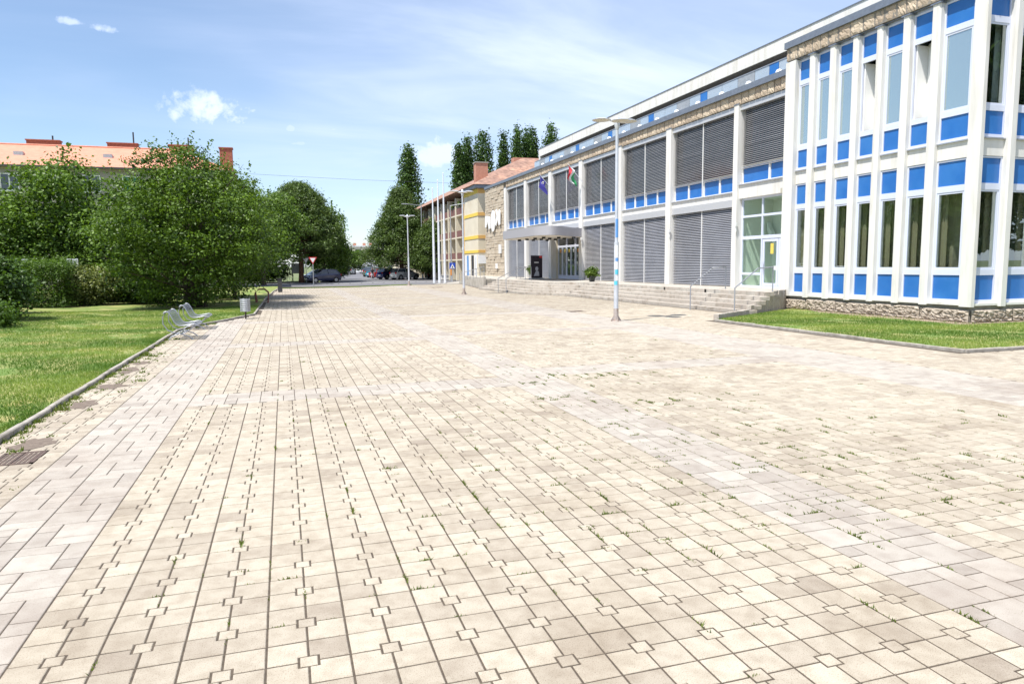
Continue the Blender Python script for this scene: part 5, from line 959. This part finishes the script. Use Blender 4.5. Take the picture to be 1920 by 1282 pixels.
q = MB(); q.extr([(-.85, .45), (-.2, .3), (.3, .28), (.5, .5), (.48, .95), (.4, .95), (.3, .42), (-.05, .42), (-.12, .72), (-.85, .78)], 'y', -.17, .17); part('body', q, 'car_red', rt, world=False); q = MB(); q.box(-.8, -.15, -.14, .14, .78, .88); part('seat', q, 'black', rt, world=False); q = MB(); q.tube([(.5, -.32, 1.08), (.46, 0, 1.05), (.5, .32, 1.08)], .025, 6); q.tube([(.46, 0, 1.05), (.6, 0, .3)], .03, 6); part('handlebar', q, 'dark_grey', rt, world=False)
# person walking between the parked cars
def person(x, y, rz, label, z=-.1):
    rt = root('person', (x, y, z), label, 'person', None, rz)
    J = [(0, 0, .95), (0, 0, 1.15), (0, 0, 1.4), (0, 0, 1.5), (0, .02, 1.62), (0, .02, 1.72), (.1, 0, .9), (.11, .1, .5), (.11, .02, .1), (.11, .14, .04), (-.1, 0, .9), (-.11, -.06, .5), (-.11, -.2, .12), (-.11, -.1, .05), (.19, 0, 1.4), (.25, -.06, 1.12), (.26, .06, .9), (-.19, 0, 1.4), (-.25, .04, 1.12), (-.24, .18, .92)]
    E_ = [(0, 1), (1, 2), (2, 3), (3, 4), (4, 5), (0, 6), (6, 7), (7, 8), (8, 9), (0, 10), (10, 11), (11, 12), (12, 13), (2, 14), (14, 15), (15, 16), (2, 17), (17, 18), (18, 19)]
    rad = [.15, .14, .15, .06, .10, .08, .10, .07, .05, .045, .10, .07, .05, .045, .065, .048, .035, .065, .048, .035]
    me = bpy.data.meshes.new('body'); me.from_pydata(J, E_, []); o = bpy.data.objects.new('body', me); link(o, rt); sm = o.modifiers.new('Skin', 'SKIN'); sv_ = me.skin_vertices[0].data
    for i, r0 in enumerate(rad): sv_[i].radius = (r0, r0 * .85)
    sv_[0].use_root = True; o.modifiers.new('Subsurf', 'SUBSURF').render_levels = 1; o.modifiers['Subsurf'].levels = 1; me.materials.append(MATS['skin'])
    q = MB(); q.lathe([(.165, .88), (.17, 1.0), (.165, 1.2), (.2, 1.38), (.12, 1.47), (.07, 1.5)], n=14); part('shirt', q, 'cloth_dark', rt, 60, world=False)
    for (a, b, c) in ((J[6], J[7], J[8]), (J[10], J[11], J[12])): q = MB(); q.tube([a, b, c], [.115, .085, .07], 10); part('trouser_leg', q, 'cloth_light', rt, 60, world=False)
    for (a, b, c) in ((J[14], J[15], J[16]), (J[17], J[18], J[19])): q = MB(); q.tube([a, b], .07, 8, .058); part('sleeve', q, 'cloth_dark', rt, 60, world=False)
    q = MB(); q.lathe([(.085, 1.66), (.105, 1.70), (.09, 1.78), (.03, 1.82)], (0, -.005, 0), 12); part('hair', q, 'hair', rt, 60, world=False)
person(12.9, 106, R(160), 'person in dark top and light trousers walking beside the parked red car')

# ------------------------------------------------------------------ weeds in the paving joints
def weed_patch(n, sampler, h, wd, per, name='joint_weeds'):
    P = []; S = []
    for _ in range(n):
        q_ = sampler(); x, y, s = q_[0], q_[1], q_[-1]; al = q_[2] if len(q_) == 4 else None
        for _k in range(int(per * s)): P.append((x + random.gauss(0, .004 if al is True else .016 * (1 + s)), y + random.gauss(0, .004 if al is False else .018 * (1 + s)))); S.append(s)
    P = np.array(P); S = np.array(S); n_ = len(P); a = rng.uniform(0, 6.28, n_); H = h * S * rng.uniform(.4, 1.3, n_); dx = np.c_[np.cos(a), np.sin(a)] * (wd * (.6 + .5 * S))[:, None]; l_ = rng.normal(0, .6, (n_, 2)) * H[:, None]
    V = np.zeros((n_, 3, 3)); V[:, 0, :2] = P - dx; V[:, 1, :2] = P + dx; V[:, 2, :2] = P + l_; V[:, :2, 2] = -.003; V[:, 2, 2] = H
    o = bpy.data.objects.new(name, np_mesh(name, V.reshape(-1, 3), np.arange(3 * n_).reshape(-1, 3), 'weed', np.repeat(np.clip(rng.normal(.5, .25, n_), 0, 1), 3))); link(o, plaza, kind='stuff')
def snap(x, y):
    along = random.random() < .62   # most grow in the wider joints that run down the plaza
    st = .15 if 3.6 < x < 4.5 or x < -1.2 else .2; x0 = 3.6 if 3.6 < x < 4.5 else (4.5 if x > 4.5 else -1.2)
    if along: x = x0 + round((x - x0) / st) * st
    else: y = -2.4 + round((y + 2.4) / st) * st
    return x, y, along
def s_joint():
    while True:
        if random.random() < .68: x, y = random.gauss(4.2, 1.7), abs(random.gauss(0, 3.6)) + .4
        else: x, y = random.uniform(-1, 9), random.uniform(-1, 13)
        if not inside(x, y) or not -1.2 < x < 9.3: continue
        return snap(x, y) + (min(1.5, .2 + random.expovariate(3.2)),)
weed_patch(1800, s_joint, .018, .0045, 15)
def s_kerbw():
    y = 3 + 20 * random.random(); return left_edge(y) + .03 + abs(random.gauss(0, .02 if random.random() < .6 else .28)), y, min(1.8, .4 + random.expovariate(2.2))
weed_patch(300, s_kerbw, .035, .008, 18)
def s_clump():
    cx, cy = random.choice([(4.5, 7.9), (4.9, 7.7), (5.4, 7.6), (3.9, 7.4), (3.7, 6.0), (5.0, 5.2), (-2.4, 10.5), (-2.5, 12.6), (-2.5, 13.6)]); return snap(cx + random.gauss(0, .2), cy + random.gauss(0, .12)) + (.5 + random.random(),)
weed_patch(90, s_clump, .02, .006, 14)
# washed-in soil along the kerb
for cx, cy, a_, b_ in ((-2.55, 5.5, .2, .3), (-2.62, 7.9, .16, .35), (-2.6, 9.5, .2, .3), (-2.7, 11.4, .13, .5), (-2.66, 12.5, .14, .25)):
    q = MB(); q.add([(cx + a_ * math.cos(t_) * (1 + .25 * math.sin(5 * t_ + cx * 9) + random.gauss(0, .1)), cy + b_ * math.sin(t_) * (1 + random.gauss(0, .12)), .0035) for t_ in np.linspace(0, 6.1, 26)], [tuple(range(26))]); part('soil_patch', q, 'wet_soil', plaza)
sc.render.resolution_x = 1024; sc.render.resolution_y = 683
